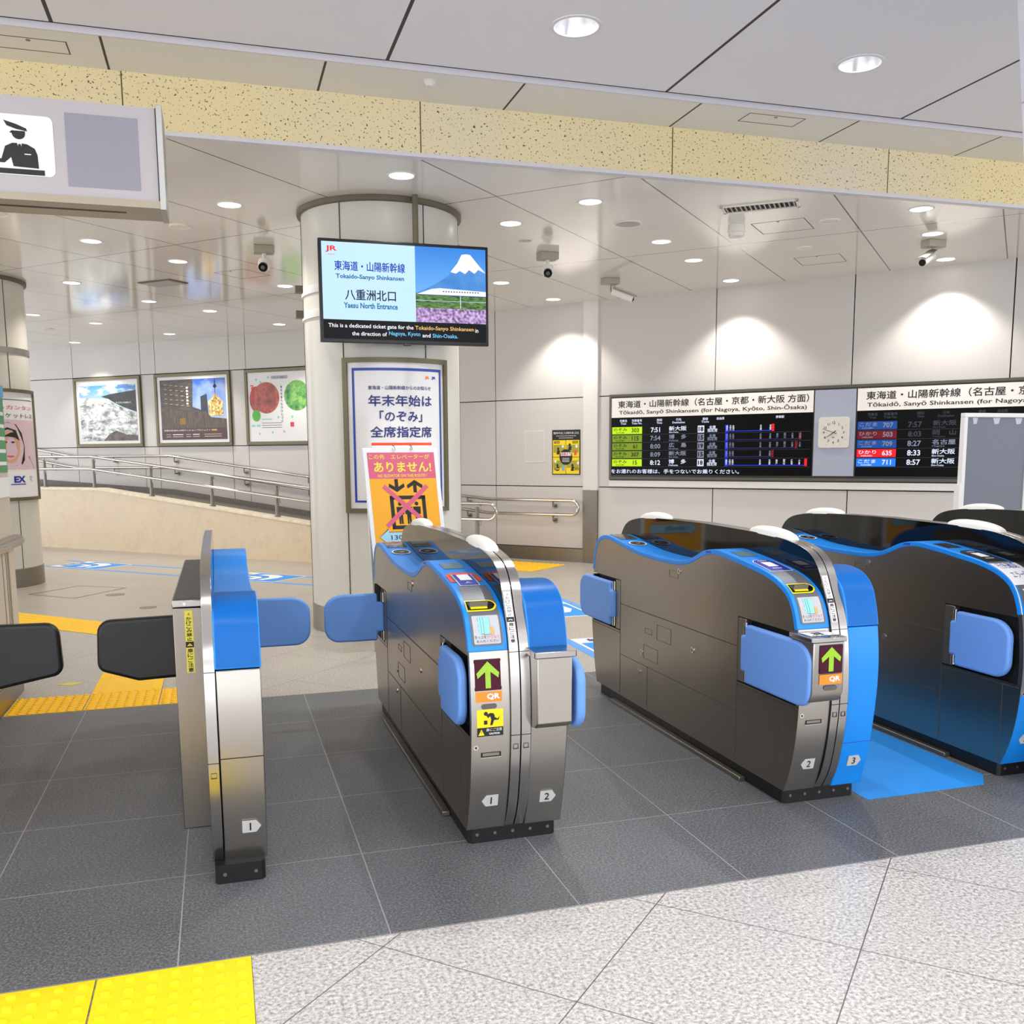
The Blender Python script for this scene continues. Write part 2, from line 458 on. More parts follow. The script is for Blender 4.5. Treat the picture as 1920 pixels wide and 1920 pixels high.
# ------------------------------------------------------------------ ramp and parapet
P0 = Vector((1.15, 12.60)); PD = (Vector((-2.67, 16.40)) - P0).normalized()
def ptop(s): return min(.93, .93 - .102 * (4.05 - s)) if s < 4.05 else .93
t = thing('wheelchair_ramp', 'cream marble sided ramp climbing to the left along the poster wall', 'ramp', (P0.x, P0.y, 0))
org = (P0.x, P0.y, 0)
b = MB(); ss = [-2.2, 0, 2, 4.05, 5, 6.8]
for i in range(len(ss) - 1):
    a, c = ss[i], ss[i + 1]; v = []
    for s in (a, c):
        for off, z in ((0, 0), (0, ptop(s) - .035), (-.16, ptop(s) - .035), (-.16, 0)):
            v.append(wallpt(P0, PD, s, off, z))
    b.add(v, [(0, 4, 5, 1), (1, 5, 6, 2), (2, 6, 7, 3), (3, 7, 4, 0)] + ([(0, 1, 2, 3)] if i == 0 else []), 'marble')
b.build('parapet', t, org, smooth=False)
b = MB()
for i in range(len(ss) - 1):
    v = []
    for s in (ss[i], ss[i + 1]):
        for off, dz in ((.012, -.035), (.012, 0), (-.175, 0), (-.175, -.035)):
            v.append(wallpt(P0, PD, s, off, ptop(s) + dz))
    b.add(v, [(0, 4, 5, 1), (1, 5, 6, 2), (2, 6, 7, 3), (3, 7, 4, 0)] + ([(0, 1, 2, 3)] if i == 0 else []), 'marble_cap')
b.build('coping', t, org, smooth=False)
b = MB()
A = [wallpt(P0, PD, s, -.16, max(ptop(s) - .17, .005)) for s in (-3.2, 0, 4.05, 6.8)]
W = [wallpt(L0, DA, 3.2, 0, .25), wallpt(L1, DB, 0, 0, .45), wallpt(L1, DB, 2.7, 0, .76), wallpt(L1, DB, 6.6, 0, .95)]
A[0] = wallpt(P0, PD, -2.2, -.16, .12)
for i in range(3): b.quad([A[i], A[i + 1], W[i + 1], W[i]], 'ramp_floor')
for i in range(3):                      # skirting at the wall side
    p, q_ = W[i], W[i + 1]
    b.quad([(p[0] - .02, p[1] - .02, p[2]), (q_[0] - .02, q_[1] - .02, q_[2]), (q_[0] - .02, q_[1] - .02, q_[2] + .09), (p[0] - .02, p[1] - .02, p[2] + .09)], 'ramp_floor')
b.build('ramp_surface', t, org, smooth=False)

def arc(p, q, bulge, n=8):
    """half-turn from p to q bulging along vector"""
    p, q, bu = Vector(p), Vector(q), Vector(bulge); c = (p + q) / 2; h = (p - q) / 2
    return [c + h * math.cos(PI * i / n) + bu * math.sin(PI * i / n) for i in range(n + 1)]
# handrail on the parapet
o1 = wallpt(P0, PD, 0, -.06); t = thing('handrail', 'double steel handrail on short posts along the parapet top', 'handrail', o1)
def hz(s): return (1.395 if s > 4.2 else 1.395 - .101 * (4.2 - s)) if s > -1.55 else .812
path = [wallpt(P0, PD, s, -.02, hz(s)) for s in (6.6, 4.2, 2, 0, -1.55, -2.6)]
low = [wallpt(P0, PD, s, -.02, hz(s) - .185) for s in (-2.6, -1.55, 0, 2, 4.2, 6.6)]
db = Vector(wallpt(P0, PD, -.1, 0)) - Vector(wallpt(P0, PD, 0, 0))
b = MB(); b.tube(path + arc(path[-1], low[0], db)[1:-1] + low, .021, 'chrome'); b.build('rail', t, o1)
for s in (5.32, 4.2, 3.0, 1.82, .655, -.5, -1.5, -2.42):
    b = MB(); zb = ptop(s) if s > -2.2 else 0
    b.cyl(wallpt(P0, PD, s, -.06, zb), wallpt(P0, PD, s, -.06, hz(s) - .04), .024, 'steel_dark', 14)
    b.cyl(wallpt(P0, PD, s, -.06, zb), wallpt(P0, PD, s, -.06, zb + .012), .045, 'steel_dark', 14)
    ps = b.build('post', t, o1)
    for dz in (0, -.185):
        b = MB(); b.tube([wallpt(P0, PD, s, -.06, hz(s) - .075 + dz), wallpt(P0, PD, s - .06, -.045, hz(s) - .075 + dz), wallpt(P0, PD, s - .07, -.02, hz(s) - .02 + dz)], .009, 'chrome', 8)
        b.build('bracket', ps, o1)
# wall handrail beside the ramp
o1 = wallpt(L1, DB, 0, .07); t = thing('handrail', 'double steel wall handrail below the three framed posters', 'handrail', o1)
for dz in (0, -.19):
    b = MB(); b.tube([wallpt(L1, DB, s, .08, z + dz) for s, z in ((6.3, 1.60), (5.07, 1.425), (4.8, 1.395), (2.7, 1.395), (.02, 1.07), (-.05, 1.06))] + [wallpt(L0, DA, s, .08, z + dz) for s, z in ((4.7, 1.05), (3.3, .925))], .021, 'chrome')
    r_ = b.build('rail', t, o1)
    for s, z in ((5.4, 1.47), (3.95, 1.395), (2.62, 1.39), (1.2, 1.215), (-.02, 1.065)):
        b = MB(); p = wallpt(L1, DB, s, .02, z + dz - .09)
        b.cyl(p, wallpt(L1, DB, s, .028, z + dz - .09), .035, 'steel_dark', 14)
        b.tube([p, wallpt(L1, DB, s, .08, z + dz - .09), wallpt(L1, DB, s, .08, z + dz - .02)], .011, 'steel_dark', 8)
        b.build('bracket', r_, o1)
o1 = wallpt(L0, DA, 1, .07); t = thing('handrail', 'looped double steel wall handrail under the yellow poster', 'handrail', o1)
tp = [wallpt(L0, DA, s, .08, z) for s, z in ((3.2, .915), (1.98, .83), (1.5, .79), (.23, .795))]
lw = [wallpt(L0, DA, s, .08, z) for s, z in ((.23, .61), (1.5, .605), (1.97, .65), (3.2, .73))]
db = Vector(wallpt(L0, DA, .13, 0)) - Vector(wallpt(L0, DA, .23, 0))
b = MB(); b.tube(tp + arc(tp[-1], lw[0], db)[1:-1] + lw, .02, 'chrome'); rl = b.build('rail', t, o1)
for s, z in ((.5, .795), (1.85, .82), (.5, .61), (1.85, .635)):
    b = MB(); p = wallpt(L0, DA, s, .02, z - .08); b.cyl(p, wallpt(L0, DA, s, .03, z - .08), .032, 'steel_dark', 14)
    b.tube([p, wallpt(L0, DA, s, .075, z - .08), wallpt(L0, DA, s, .08, z - .02)], .012, 'steel_dark', 8); b.build('bracket', rl, o1)

# ------------------------------------------------------------------ columns
def column(cx, cy, r, label, ringz):
    t = thing('round_column', label, 'column', (cx, cy, 0)); o = (cx, cy, 0)
    b = MB(); prof = [(r, .2)]
    b.lathe([(r, .2), (r, HF)], o, 'col', 64)
    for k in range(6):
        a = R(-128 + 60 * k - (0 if cx > 0 else 30)); p = (cx + (r + .001) * math.cos(a), cy + (r + .001) * math.sin(a))
        b.cyl((p[0], p[1], .2), (p[0], p[1], HF), .004, 'seal', 6)
    b.build('shaft', t, o)
    b = MB(); b.lathe([(r, 0), (r + .008, 0), (r + .008, .2), (r, .205)], o, 'steel_dark', 64); b.build('base_band', t, o)
    b = MB(); b.lathe([(r, HF - .04), (r + .03, HF - .035), (r + .03, HF - .002), (r, HF)], o, 'ring', 64); b.build('top_ring', t, o)
    for z in ringz:
        b = MB(); b.lathe([(r, z - .03), (r + .012, z - .03), (r + .012, z + .03), (r, z + .03)], o, 'white' if cx > 0 else 'alu', 64); b.build('band', t, o)
    return t
CX, CY, CR = 1.305, 7.79, .61
colC = column(CX, CY, CR, 'thick round white column behind the hanging screen', [2.63, 2.45])
CLX, CLY = -2.52, 11.65
colL = column(CLX, CLY, .6, 'round white column at the left edge beyond the staff counter', [2.50])
b = MB(); o = (CX, CY, 0)
for z in (2.61, 2.43): b.box(.605, .66, 7.42, 7.50, z - .03, z + .02, 'ring')
tag(b.build('bracket_box', colC, o), 'brown clamp ends on the column side')

def cylmap(cx, cy, r, off=0.):
    def fn(u, w, d=0.):
        a = u / r; return (cx + (r + off + d) * math.sin(a), cy - (r + off + d) * math.cos(a), w)
    return fn
# notice frame wrapped on the central column
t = thing('column_notice', 'tall curved bronze frame on the column with a blue bordered notice', 'notice', (CX, CY - CR, .95))
o = (CX, CY - CR, .95); u0_, u1_, z0_, z1_ = -.405, .425, .95, 2.10
c1 = cylmap(CX, CY, CR)
def curved_bar(b, u0, u1, z0, z1, d0, d1, mt, n=14):
    v = []
    for i in range(n + 1):
        u = u0 + (u1 - u0) * i / n
        for (z, d) in ((z0, d0), (z0, d1), (z1, d1), (z1, d0)): v.append(c1(u, z, d))
    f = []
    for i in range(n):
        for k in range(4): f.append((i * 4 + k, i * 4 + (k + 1) % 4, (i + 1) * 4 + (k + 1) % 4, (i + 1) * 4 + k))
    f += [(3, 2, 1, 0), (n * 4, n * 4 + 1, n * 4 + 2, n * 4 + 3)]
    b.add(v, f, mt)
def cframe(b, u0, u1, z0, z1, w, mt, d=.03):
    curved_bar(b, u0, u1, z1 - w, z1, 0, d, mt); curved_bar(b, u0, u1, z0, z0 + w, 0, d, mt)
    curved_bar(b, u0, u0 + w, z0, z1, 0, d, mt, 2); curved_bar(b, u1 - w, u1, z0, z1, 0, d, mt, 2)
b = MB(); cframe(b, u0_, u1_, z0_, z1_, .035, 'bronze'); b.build('frame', t, o)
M['noticepaper'] = mat('notice sheet', '#dcd9d6', .15, spec=.6)
b = MB(); rect(b, u0_ + .03, u1_ - .03, z0_ + .03, z1_ - .03, 'noticepaper', fn=lambda u, w: c1(u, w, .012), nx=16); b.build('sheet', t, o)
b = MB(); fn = lambda u, w: c1(u, w, .0145)
M['noticeblue'] = mat('notice blue', '#1f3f9e', .35)
for (a, c_, e, g) in ((-.335, .365, 2.005, 2.025), (-.335, -.318, 1.03, 2.025), (.348, .365, 1.03, 2.025), (-.335, -.24, 1.03, 1.045)):
    rect(b, a, c_, e, g, 'noticeblue', fn=fn, nx=10)
M['inknavy'] = mat('deep navy ink', '#232d72', .35)
text(b, '東海道・山陽新幹線からのお知らせ', -.215, .265, 1.865, 1.895, 'inknavy', fn, bold=.02)
text(b, '年末年始は', -.215, .27, 1.745, 1.825, 'inknavy', fn, bold=.035)
text(b, '「のぞみ」', -.215, .265, 1.63, 1.71, 'inknavy', fn, bold=.035, keep='h')
text(b, '全席指定席', -.205, .265, 1.515, 1.595, 'inknavy', fn, bold=.035)
rect(b, -.2, .265, 1.455, 1.475, 'red', fn=fn, nx=8); rect(b, -.2, .265, 1.435, 1.4545, 'paper', fn=fn, nx=8)
text(b, 'JR', .215, .255, 1.945, 1.97, 'orange', fn, bold=.05); text(b, 'JR', .275, .315, 1.945, 1.97, 'noticeblue', fn, bold=.05)
b.build('lettering', t, o)

# advertisement on the left column
c2_ = cylmap(CLX, CLY, .6)
c2 = lambda u, w, d=0.: c2_(u + .34, w, d)
t = thing('column_advert', 'curved framed advert with a smiling dark-haired face on the left column', 'advert', (CLX, CLY - .6, .93))
o = (CLX, CLY - .6, .93)
c1 = c2
b = MB(); cframe(b, -.5, .62, .93, 2.10, .035, 'bronze'); b.build('frame', t, o)
M['adpink'] = mat('advert pink', '#dcc3cc', .3); M['hair'] = mat('printed hair', '#231d1c', .4)
M['skin'] = mat('printed skin', '#dba98c', .4); M['coatp'] = mat('printed coat', '#c8a878', .4)
b = MB(); fn = lambda u, w: c2(u, w, .012); rect(b, -.47, .59, .96, 2.07, 'paper', fn=fn, nx=16)
fn = lambda u, w: c2(u, w, .0135); rect(b, -.42, .55, 1.26, 1.78, 'adpink', fn=fn, nx=16); b.build('sheet', t, o)
b = MB(); f1 = lambda u, w: c2(u, w, .015); f2 = lambda u, w: c2(u, w, .0165); f3 = lambda u, w: c2(u, w, .018)
pol(b, [(-.03, 1.32), (-.06, 1.5), (-.04, 1.62), (.03, 1.72), (.13, 1.755), (.23, 1.73), (.30, 1.64), (.33, 1.5), (.32, 1.36), (.28, 1.31)], 'hair', fn=f1)
ell(b, .14, 1.50, .12, .17, 'skin', fn=f2); pol(b, [(-.2, 1.26), (.0, 1.33), (.2, 1.30), (.4, 1.4), (.5, 1.26)], 'coatp', fn=f2)
pol(b, [(.01, 1.555), (.03, 1.65), (.12, 1.70), (.22, 1.67), (.262, 1.56), (.2, 1.595), (.12, 1.605), (.05, 1.595)], 'hair', fn=f3)
ell(b, .175, 1.545, .022, .009, 'hair', fn=f3, n=12); ell(b, .09, 1.545, .022, .009, 'hair', fn=f3, n=12); ell(b, .14, 1.405, .045, .018, 'pinkink', fn=f3, n=14, a0=PI, a1=2 * PI)
b.build('portrait', t, o)
b = MB()
rect(b, -.3, .53, 1.985, 1.992, 'ink', fn=f1, nx=8)
text(b, 'もカンタン', .03, .50, 1.885, 1.93, 'pinkink', f1, bold=.01); text(b, 'チケットレス', .03, .52, 1.80, 1.845, 'ink', f1, bold=.01)
text(b, 'EX', .16, .31, 1.12, 1.19, 'navy', f1, bold=.05); rect(b, .12, .31, 1.098, 1.108, 'navy', fn=f1, nx=3)
text(b, 'なら\nでに', .38, .43, 1.13, 1.19, 'navy', f1)
b.build('lettering', t, o)

# ------------------------------------------------------------------ ticket gates
W_ = .35; XL, XR = .138, .212; GC = 4.12
OUT = [(3.15, .06), (3.115, .14), (3.085, .25), (3.067, .38), (3.062, .5), (3.07, .62), (3.085, .715), (3.105, .78), (3.135, .83), (3.18, .866), (3.25, .896),
       (3.34, .917), (3.45, .933), (3.55, .946), (3.65, .957), (3.72, .962), (3.78, .957), (3.83, .947), (3.87, .933), (3.92, .913), (3.98, .893),
       (4.05, .88), (4.12, .875), (4.3, .873), (4.51, .88), (4.65, .894), (4.76, .908), (4.9, .926), (4.98, .928), (5.05, .915), (5.1, .885),
       (5.13, .845), (5.155, .77), (5.17, .69), (5.18, .6), (5.18, .48), (5.165, .34), (5.14, .2), (5.1, .06)]
def smooth(pts, n=3):
    o = []
    for i in range(len(pts) - 1):
        p0, p1, p2, p3 = pts[max(i - 1, 0)], pts[i], pts[i + 1], pts[min(i + 2, len(pts) - 1)]
        for k in range(n):
            t = k / n; o.append(tuple(.5 * ((2 * p1[j]) + (-p0[j] + p2[j]) * t + (2 * p0[j] - 5 * p1[j] + 4 * p2[j] - p3[j]) * t * t + (-p0[j] + 3 * p1[j] - 3 * p2[j] + p3[j]) * t ** 3) for j in (0, 1)))
    return o + [pts[-1]]
OUTS = smooth(OUT, 3)
def offs(pts, d, cond=lambda p: 1.):
    o = []
    for i, p in enumerate(pts):
        a = pts[max(i - 1, 0)]; c = pts[min(i + 1, len(pts) - 1)]
        t = Vector((c[0] - a[0], c[1] - a[1])).normalized(); n = Vector((-t.y, t.x))   # outward (left of travel)
        k = cond(p); o.append((p[0] + n.x * d * k, p[1] + n.y * d * k))
    return o
topc = lambda p: 1. if p[1] > .712 else 0.
INN = offs(OUTS, -.022, topc)
class Cv:
    def __init__(s, pts):
        s.p = [Vector(p) for p in pts]; s.a = [0]
        for i in range(1, len(pts)): s.a.append(s.a[-1] + (s.p[i] - s.p[i - 1]).length)
    def at(s, q, off=0.):
        q = max(0, min(q, s.a[-1] - 1e-6)); i = 0
        while s.a[i + 1] < q: i += 1
        t = (q - s.a[i]) / (s.a[i + 1] - s.a[i]); d = (s.p[i + 1] - s.p[i]).normalized()
        r = s.p[i] + (s.p[i + 1] - s.p[i]) * t + Vector((-d.y, d.x)) * off; return r
    def sy(s, y, rng=(0, 99)):
        """arc position of the point whose y (hall depth) is nearest, inside an arc range"""
        return min((abs(p.x - y), a) for p, a in zip(s.p, s.a) if rng[0] <= a <= rng[1])[1]
    def sz(s, z, front=True):
        k = len(s.p) // 4 if front else 0
        return min((abs(p.y - z), a) for p, a in list(zip(s.p, s.a))[:k])[1]
BC = Cv(OUTS)
half = [(3.15, .06), (3.105, .14), (3.075, .25), (3.057, .38), (3.052, .5), (3.058, .62), (3.072, .71), (3.098, .79), (3.136, .867), (3.165, .925), (3.2, .966), (3.24, .992), (3.29, 1.009),
        (3.36, 1.022), (3.445, 1.032), (3.6, 1.040), (3.74, 1.044), (3.95, 1.047), (4.12, 1.049)]
PO = smooth(half + [(8.24 - y, z) for y, z in half[-2::-1]], 3)
PC = Cv(PO)
def plate_z(y):
    for i in range(len(PO) - 1):
        if PO[i][1] > .95 and PO[i][0] <= y <= PO[i + 1][0]:
            t_ = (y - PO[i][0]) / max(1e-6, PO[i + 1][0] - PO[i][0]); return PO[i][1] + (PO[i + 1][1] - PO[i][1]) * t_
    return 1.0
def pmir(pts): return [(8.24 - y, z) for y, z in pts]

def poly_panel(b, pts, x0, x1, mt, side=None):
    if len(pts) > 2: b.prism(pts, x0, x1, 'x', mt, side)
def flap_mesh(parent, o, y0, y1, x0, x1, name='flap', mt='flap', axis='x'):
    """padded leaf from hinge y0 to tip y1"""
    b = MB(); s = 1 if y1 > y0 else -1; L = abs(y1 - y0); h = .245; z0 = .435
    pts = [(0.0, z0 + .045), (.035, z0 + .045), (.035, z0)]
    rad = .075
    for cx, cz, a in ((L - rad, z0 + rad, 1.5 * PI), (L - rad * 1.3, z0 + h - rad * 1.0, 0)):
        rq = rad if a else rad * 1.0
        for i in range(7): pts.append((cx + (L - cx) * math.cos(a + .5 * PI * i / 6), cz + rq * math.sin(a + .5 * PI * i / 6)))
    pts += [(.035, z0 + h), (.035, z0 + h - .045), (0.0, z0 + h - .045)]
    pts = [(y0 + s * p[0], p[1]) for p in pts]
    b.prism(pts, x0, x1, axis, mt)
    return b.build(name, parent, o, bevel=.011, seg=3)

WHITE_STK = 'paper'
def vsticker(b, P, x0, x1, cv, s_top, s_bot, top, mt, tri='ink', tc='paper', txt='ink'):
    """vertical no-rushing sticker laid on a curve"""
    L = s_top - s_bot; at = lambda u, w, d=.0012: (u, cv.at(w, d).x, cv.at(w, d).y)
    a = s_bot + L * .405; c = s_bot + L * .50
    rect(b, x0, x1, c, s_top, mt, fn=lambda u, w: at(u, w), nz=16); rect(b, x0, x1, s_bot, a, mt, fn=lambda u, w: at(u, w), nz=10)
    rect(b, x0, x1, a, c, tri, fn=lambda u, w: at(u, w), nz=4)
    m_ = (x0 + x1) / 2; hw = (x1 - x0) * .36
    pol(b, [(m_ - hw, a + .006), (m_ + hw, a + .006), (m_, c - .006)], tc, fn=lambda u, w: at(u, w, .0018))
    rect(b, m_ - .0012, m_ + .0012, a + .012, c - .014, tri, fn=lambda u, w: at(u, w, .0022))
    f = lambda u, w: at(u, w, .002)
    ph = (s_top - L * .10 - c - .003) / 6; w2 = (x1 - x0) * .33
    for i, ch in enumerate('かけこみ禁止'):
        z = s_top - L * .10 - (i + 1) * ph; text(b, ch, m_ - w2, m_ + w2, z + ph * .08, z + ph * .92, txt, f, bold=.03)
    ph = (a - .004 - s_bot) / 5
    for i, ch in enumerate('扉にご注意'):
        z = a - .002 - (i + 1) * ph; text(b, ch, m_ - w2, m_ + w2, z + ph * .08, z + ph * .92, txt, f, bold=.03)
    pol(b, [(m_ - w2 * .6, s_top - L * .08), (m_ - w2 * .1, s_top - L * .05), (m_ + w2 * .7, s_top - L * .02), (m_ + w2 * .2, s_top - L * .045), (m_ + w2 * .5, s_top - L * .09), (m_ - w2 * .1, s_top - L * .06)], 'grey', fn=f)

def number_plate(parent, o, x, z, num, left, y=None):
    s = BC.sz(z); yy = BC.at(s).x if y is None else y
    w, h = .034, .022; dy = BC.at(s + .03).x - BC.at(s - .03).x; k = dy / .06
    F = lambda d: (lambda u, v: (u, yy + (v - z) * k - d, v))
    b = MB(); sg = -1 if left else 1
    pts = [(x - sg * w * .75, z - h), (x + sg * w * .55, z - h), (x + sg * w, z), (x + sg * w * .55, z + h), (x - sg * w * .75, z + h)]
    pol(b, pts, 'plate', fn=F(.0035)); pol(b, pts, 'plate', fn=F(-.001))
    n = len(pts); f0, f1 = F(.0035), F(-.001)
    b.add([f0(*p) for p in pts] + [f1(*p) for p in pts], [(i, (i + 1) % n, n + (i + 1) % n, n + i) for i in range(n)], 'plate')
    text(b, num, x - .012, x + .012, z - .014, z + .014, 'ink', F(.0045), bold=.01, keep='h')
    b.build('number_plate', parent, o, smooth=False)

M['led_back'] = mat('maroon display', '#340a1c', .5, spec=.2, em='#5a1030', es=.22)
m = mat('green arrow light', '#101010', .4); q = N(m)
gx = q.n('ShaderNodeSeparateXYZ'); q.l(q.obj(), gx.inputs[0])
fx = q.math('PINGPONG', gx.outputs[0], .0018); fz = q.math('PINGPONG', gx.outputs[2], .0018)
mk = q.math('MULTIPLY', q.math('GREATER_THAN', fx, .00045), q.math('GREATER_THAN', fz, .00045))
q.emit(q.mix(mk, '#3d4a10', '#b4f01c'), 1.25); M['led_arrow'] = m
def arrow_display(parent, o, x0, x1, z0, z1, fy):
    """fy(z) front surface depth"""
    F = lambda d: (lambda u, v: (u, fy(v) - d, v))
    b = MB(); pol(b, rr(x0, x1, z0, z1, .004), 'black', fn=F(.0015)); pol(b, rr(x0 + .002, x1 - .002, z0 + .002, z1 - .002, .003), 'led_back', fn=F(.0025))
    d_ = b.build('display', parent, o, smooth=False)
    w = x1 - x0; h = z1 - z0; cx = (x0 + x1) / 2
    b = MB(); P = [(.5, .93), (.08, .56), (.12, .40), (.40, .60), (.40, .08), (.60, .08), (.60, .60), (.88, .40), (.92, .56)]
    pol(b, [(x0 + w * p[0], z0 + h * p[1]) for p in P], 'led_arrow', fn=F(.004)); b.build('arrow', d_, o, smooth=False)
    b = MB(); zz1 = z0 - .003; zz0 = zz1 - h * .34
    rect(b, x0 + .003, x1 + .0, zz0, zz1, 'orange', fn=F(.002)); text(b, 'QR', x0 + w * .44, x0 + w * .92, zz0 + .007, zz1 - .007, 'paper', F(.003), bold=.04)
    b.build('qr_label', parent, o, smooth=False)
    b = MB(); pol(b, rr(cx - w * .28, cx + w * .30, zz0 - .024, zz0 - .006, .0088), 'glass_grey', fn=F(.002)); b.build('sensor_window', parent, o, smooth=False)

def left_module(t, o, g):
    """reader side (local x 0..XL) of a gate; g = options"""
    S = 'steel'
    b = MB(); z0 = .06
    up = clip(INN, .70, None, 1); poly_panel(b, up, 0, .03, S)
    midp = clip(clip(INN, 3.52, 4.76, 0), .42, .70, 1); poly_panel(b, midp, 0, .03, S)
    low = clip(INN, z0, .42, 1); poly_panel(b, low, 0, .03, S)
    core = clip(clip(INN, z0, None, 1), 3.16, 5.08, 0); poly_panel(b, core, .03, XL, S)
    b.box(.03, .033, 3.1, 3.52, .42, .70, 'recess') if 0 else None
    b.build('body', t, o, smooth=False)
    for ya, yb in ((3.10, 3.52), (4.76, 5.14)):
        b = MB(); b.add([(x, y, z) for x in (.002, .0296) for z in (.4185, .7015) for y in (ya, yb)], [(4, 5, 7, 6), (0, 1, 5, 4), (2, 6, 7, 3)], 'recess'); b.build('flap_recess', t, o, smooth=False)
    # front and rear end plates
    fr = [p for p in OUTS if p[0] < 3.3 and p[1] <= .716]; rb = [p for p in OUTS if p[0] > 4.9 and p[1] <= .695]
    bq = MB()
    bq.prism([(p[0] - .0012, p[1]) for p in fr] + [(p[0] + .02, p[1]) for p in fr[::-1]], .0004, XL, 'x', 'steel_front'); bq.build('front_plate', t, o)
    b = MB(); b.prism([(p[0] + .0012, p[1]) for p in rb] + [(p[0] - .02, p[1]) for p in rb[::-1]], .0004, XL, 'x', 'steel_front'); b.build('rear_plate', t, o)
    # blue top shell
    sh = [p for p in OUTS if p[1] >= .712]; si = offs(OUTS, -.0225); si = [q_ for p, q_ in zip(OUTS, si) if p[1] >= .712]
    b = MB(); b.prism(sh + si[::-1], -.002, XL + .002, 'x', 'blue'); b.build('top_shell', t, o, bevel=.003, ang=35)
    # joints
    b = MB(); e = .0012; J = 'seal'
    def hl(ya, yb, z, w=.0022): b.box(-e, .001, ya, yb, z - w, z + w, J)
    def vl(y, za, zb, w=.0012): b.box(-e, .001, y - w, y + w, za, zb, J)
    hl(3.52, 4.76, .57, .0018); hl(3.52, 4.76, .29, .0012); hl(3.075, 3.52, .408, .0012); hl(4.76, 5.17, .408, .0012)
    vl(4.76, .07, .70); vl(3.52, .07, .70); vl(4.41, .07, .29, .0012); vl(3.16, .07, .41, .0012)
    for (ya, yb, za, zb) in ((4.145, 4.30, .455, .53), (4.29, 4.455, .33, .40), (4.08, 4.17, .79, .822), (4.36, 4.44, .465, .49)):
        hl(ya, yb, za, .0006); hl(ya, yb, zb, .0006); vl(ya, za, zb, .0006); vl(yb, za, zb, .0006)
    b.build('panel_joints', t, o, smooth=False)
    for (y, z) in ((4.067, .827), (3.919, .475), (4.48, .356), (4.505, .249)):
        b = MB(); b.cyl((.001, y, z), (-.004, y, z), .014, 'chrome', 18); b.cyl((-.004, y, z), (-.0045, y, z), .009, 'steel_dark', 14); b.build('lock', t, o)
    # hinges + near leaf
    L = g['leaf']
    for (yh, sg) in ((3.455, -1), (4.82, 1)):
        b = MB(); b.box(-.002, .028, min(yh, yh - sg * .06), max(yh, yh - sg * .06), .425, .695, 'steel_dark')
        b.build('hinge_plate', t, o, bevel=.002)
        for za in (.436, .635):
            b = MB(); b.cyl((-.006, yh + sg * .012, za), (-.006, yh + sg * .012, za + .05), .011, 'chrome', 14); b.build('hinge', t, o)
    flap_mesh(t, o, 3.455, 3.455 - L, -.028, .005)
    if g.get('far_closed'):
        flap_mesh(t, o, -.0, -.305, 4.83, 4.86, axis='y')
    else:
        flap_mesh(t, o, 4.82, 4.82 + L, -.028, .005)
    # things on the sloping top
    at = lambda u, w, d=.0015: (u, BC.at(w, d).x, BC.at(w, d).y)
    top = (1.0, 3.0)
    def sY(y): return BC.sy(y, (.6, BC.a[-1] - .7))
    s1, s2 = sY(3.545), sY(3.66)
    b = MB(); rect(b, .026, .106, s1, s2, 'lcd' if g.get('lcd', 1) else 'lcd_dark', fn=at, nz=6); b.build('display_screen', t, o)
    # grey reader bezel and blue contact pad print
    sA, sB = sY(3.20), sY(3.50); sc1, sc2 = BC.sz(.80), sY(3.165)
    b = MB(); pol(b, rr(.015, .124, BC.sz(.728), sY(3.315), .012, 4, (1, 1, 0, 0)), 'grey', fn=lambda u, w: at(u, w, .0007), bands=16); b.build('reader_bezel', t, o)
    b = MB(); F1 = lambda u, w: at(u, w, .002); F2 = lambda u, w: at(u, w, .0028); F3 = lambda u, w: at(u, w, .0035); F4 = lambda u, w: at(u, w, .0042)
    p0, p1 = sY(3.31), sY(3.485); cx = .066
    if g['pad'] == 'red':
        pp = rr(.006, .126, p0 + .05, p1, .05, 8, (0, 0, 1, 1)); pol(b, pp, 'red', fn=F1, bands=12); pol(b, rr(.028, .104, p0, p1 - .03, .004), 'paper', fn=F2, bands=12)
        pol(b, rr(.031, .101, p0 + .003, p1 - .033, .004), 'navy', fn=F3, bands=8); rect(b, .045, .09, p0 + .062, p1 - .038, 'paper', fn=F4, nz=4)
        rect(b, .02, .028, p0 + .06, p1 - .045, 'grey', fn=F3, nz=4); rect(b, .104, .112, p0 + .06, p1 - .045, 'grey', fn=F3, nz=4)
        pol(b, [(.052, p0 + .02), (.066, p0 + .045), (.08, p0 + .02), (.066, p0 + .03)], 'grey_light', fn=F4)
    else:
        dk = 'navy' if g['pad'] == 'navy' else 'ink'
        if g['pad'] == 'black': pol(b, rr(.012, .122, p0 - .006, p1 + .006, .05, 8, (0, 0, 1, 1)), 'ink', fn=F1, bands=12)
        else: pol(b, rr(.016, .118, p0, p1, .05, 8, (0, 0, 1, 1)), 'paper', fn=F1, bands=12)
        pol(b, rr(.020, .114, p0 + .004, p1 - .004, .047, 8, (0, 0, 1, 1)), dk, fn=F2, bands=12)
        pol(b, rr(.044, .09, p0 + .06, p1 - .05, .004), 'paper', fn=F3, bands=8)
        for sg, zz in ((1, p1 - .032), (-1, p0 + .04)):
            for k in range(4): pol(b, [(.045 + k * .011, zz), (.05 + k * .011, zz + sg * .014), (.054 + k * .011, zz)], 'paper', fn=F3, bands=8)
    b.build('card_pad', t, o, smooth=False)
    # ticket slot with yellow rim
    yr0, yr1 = BC.sz(.842), sY(3.185)
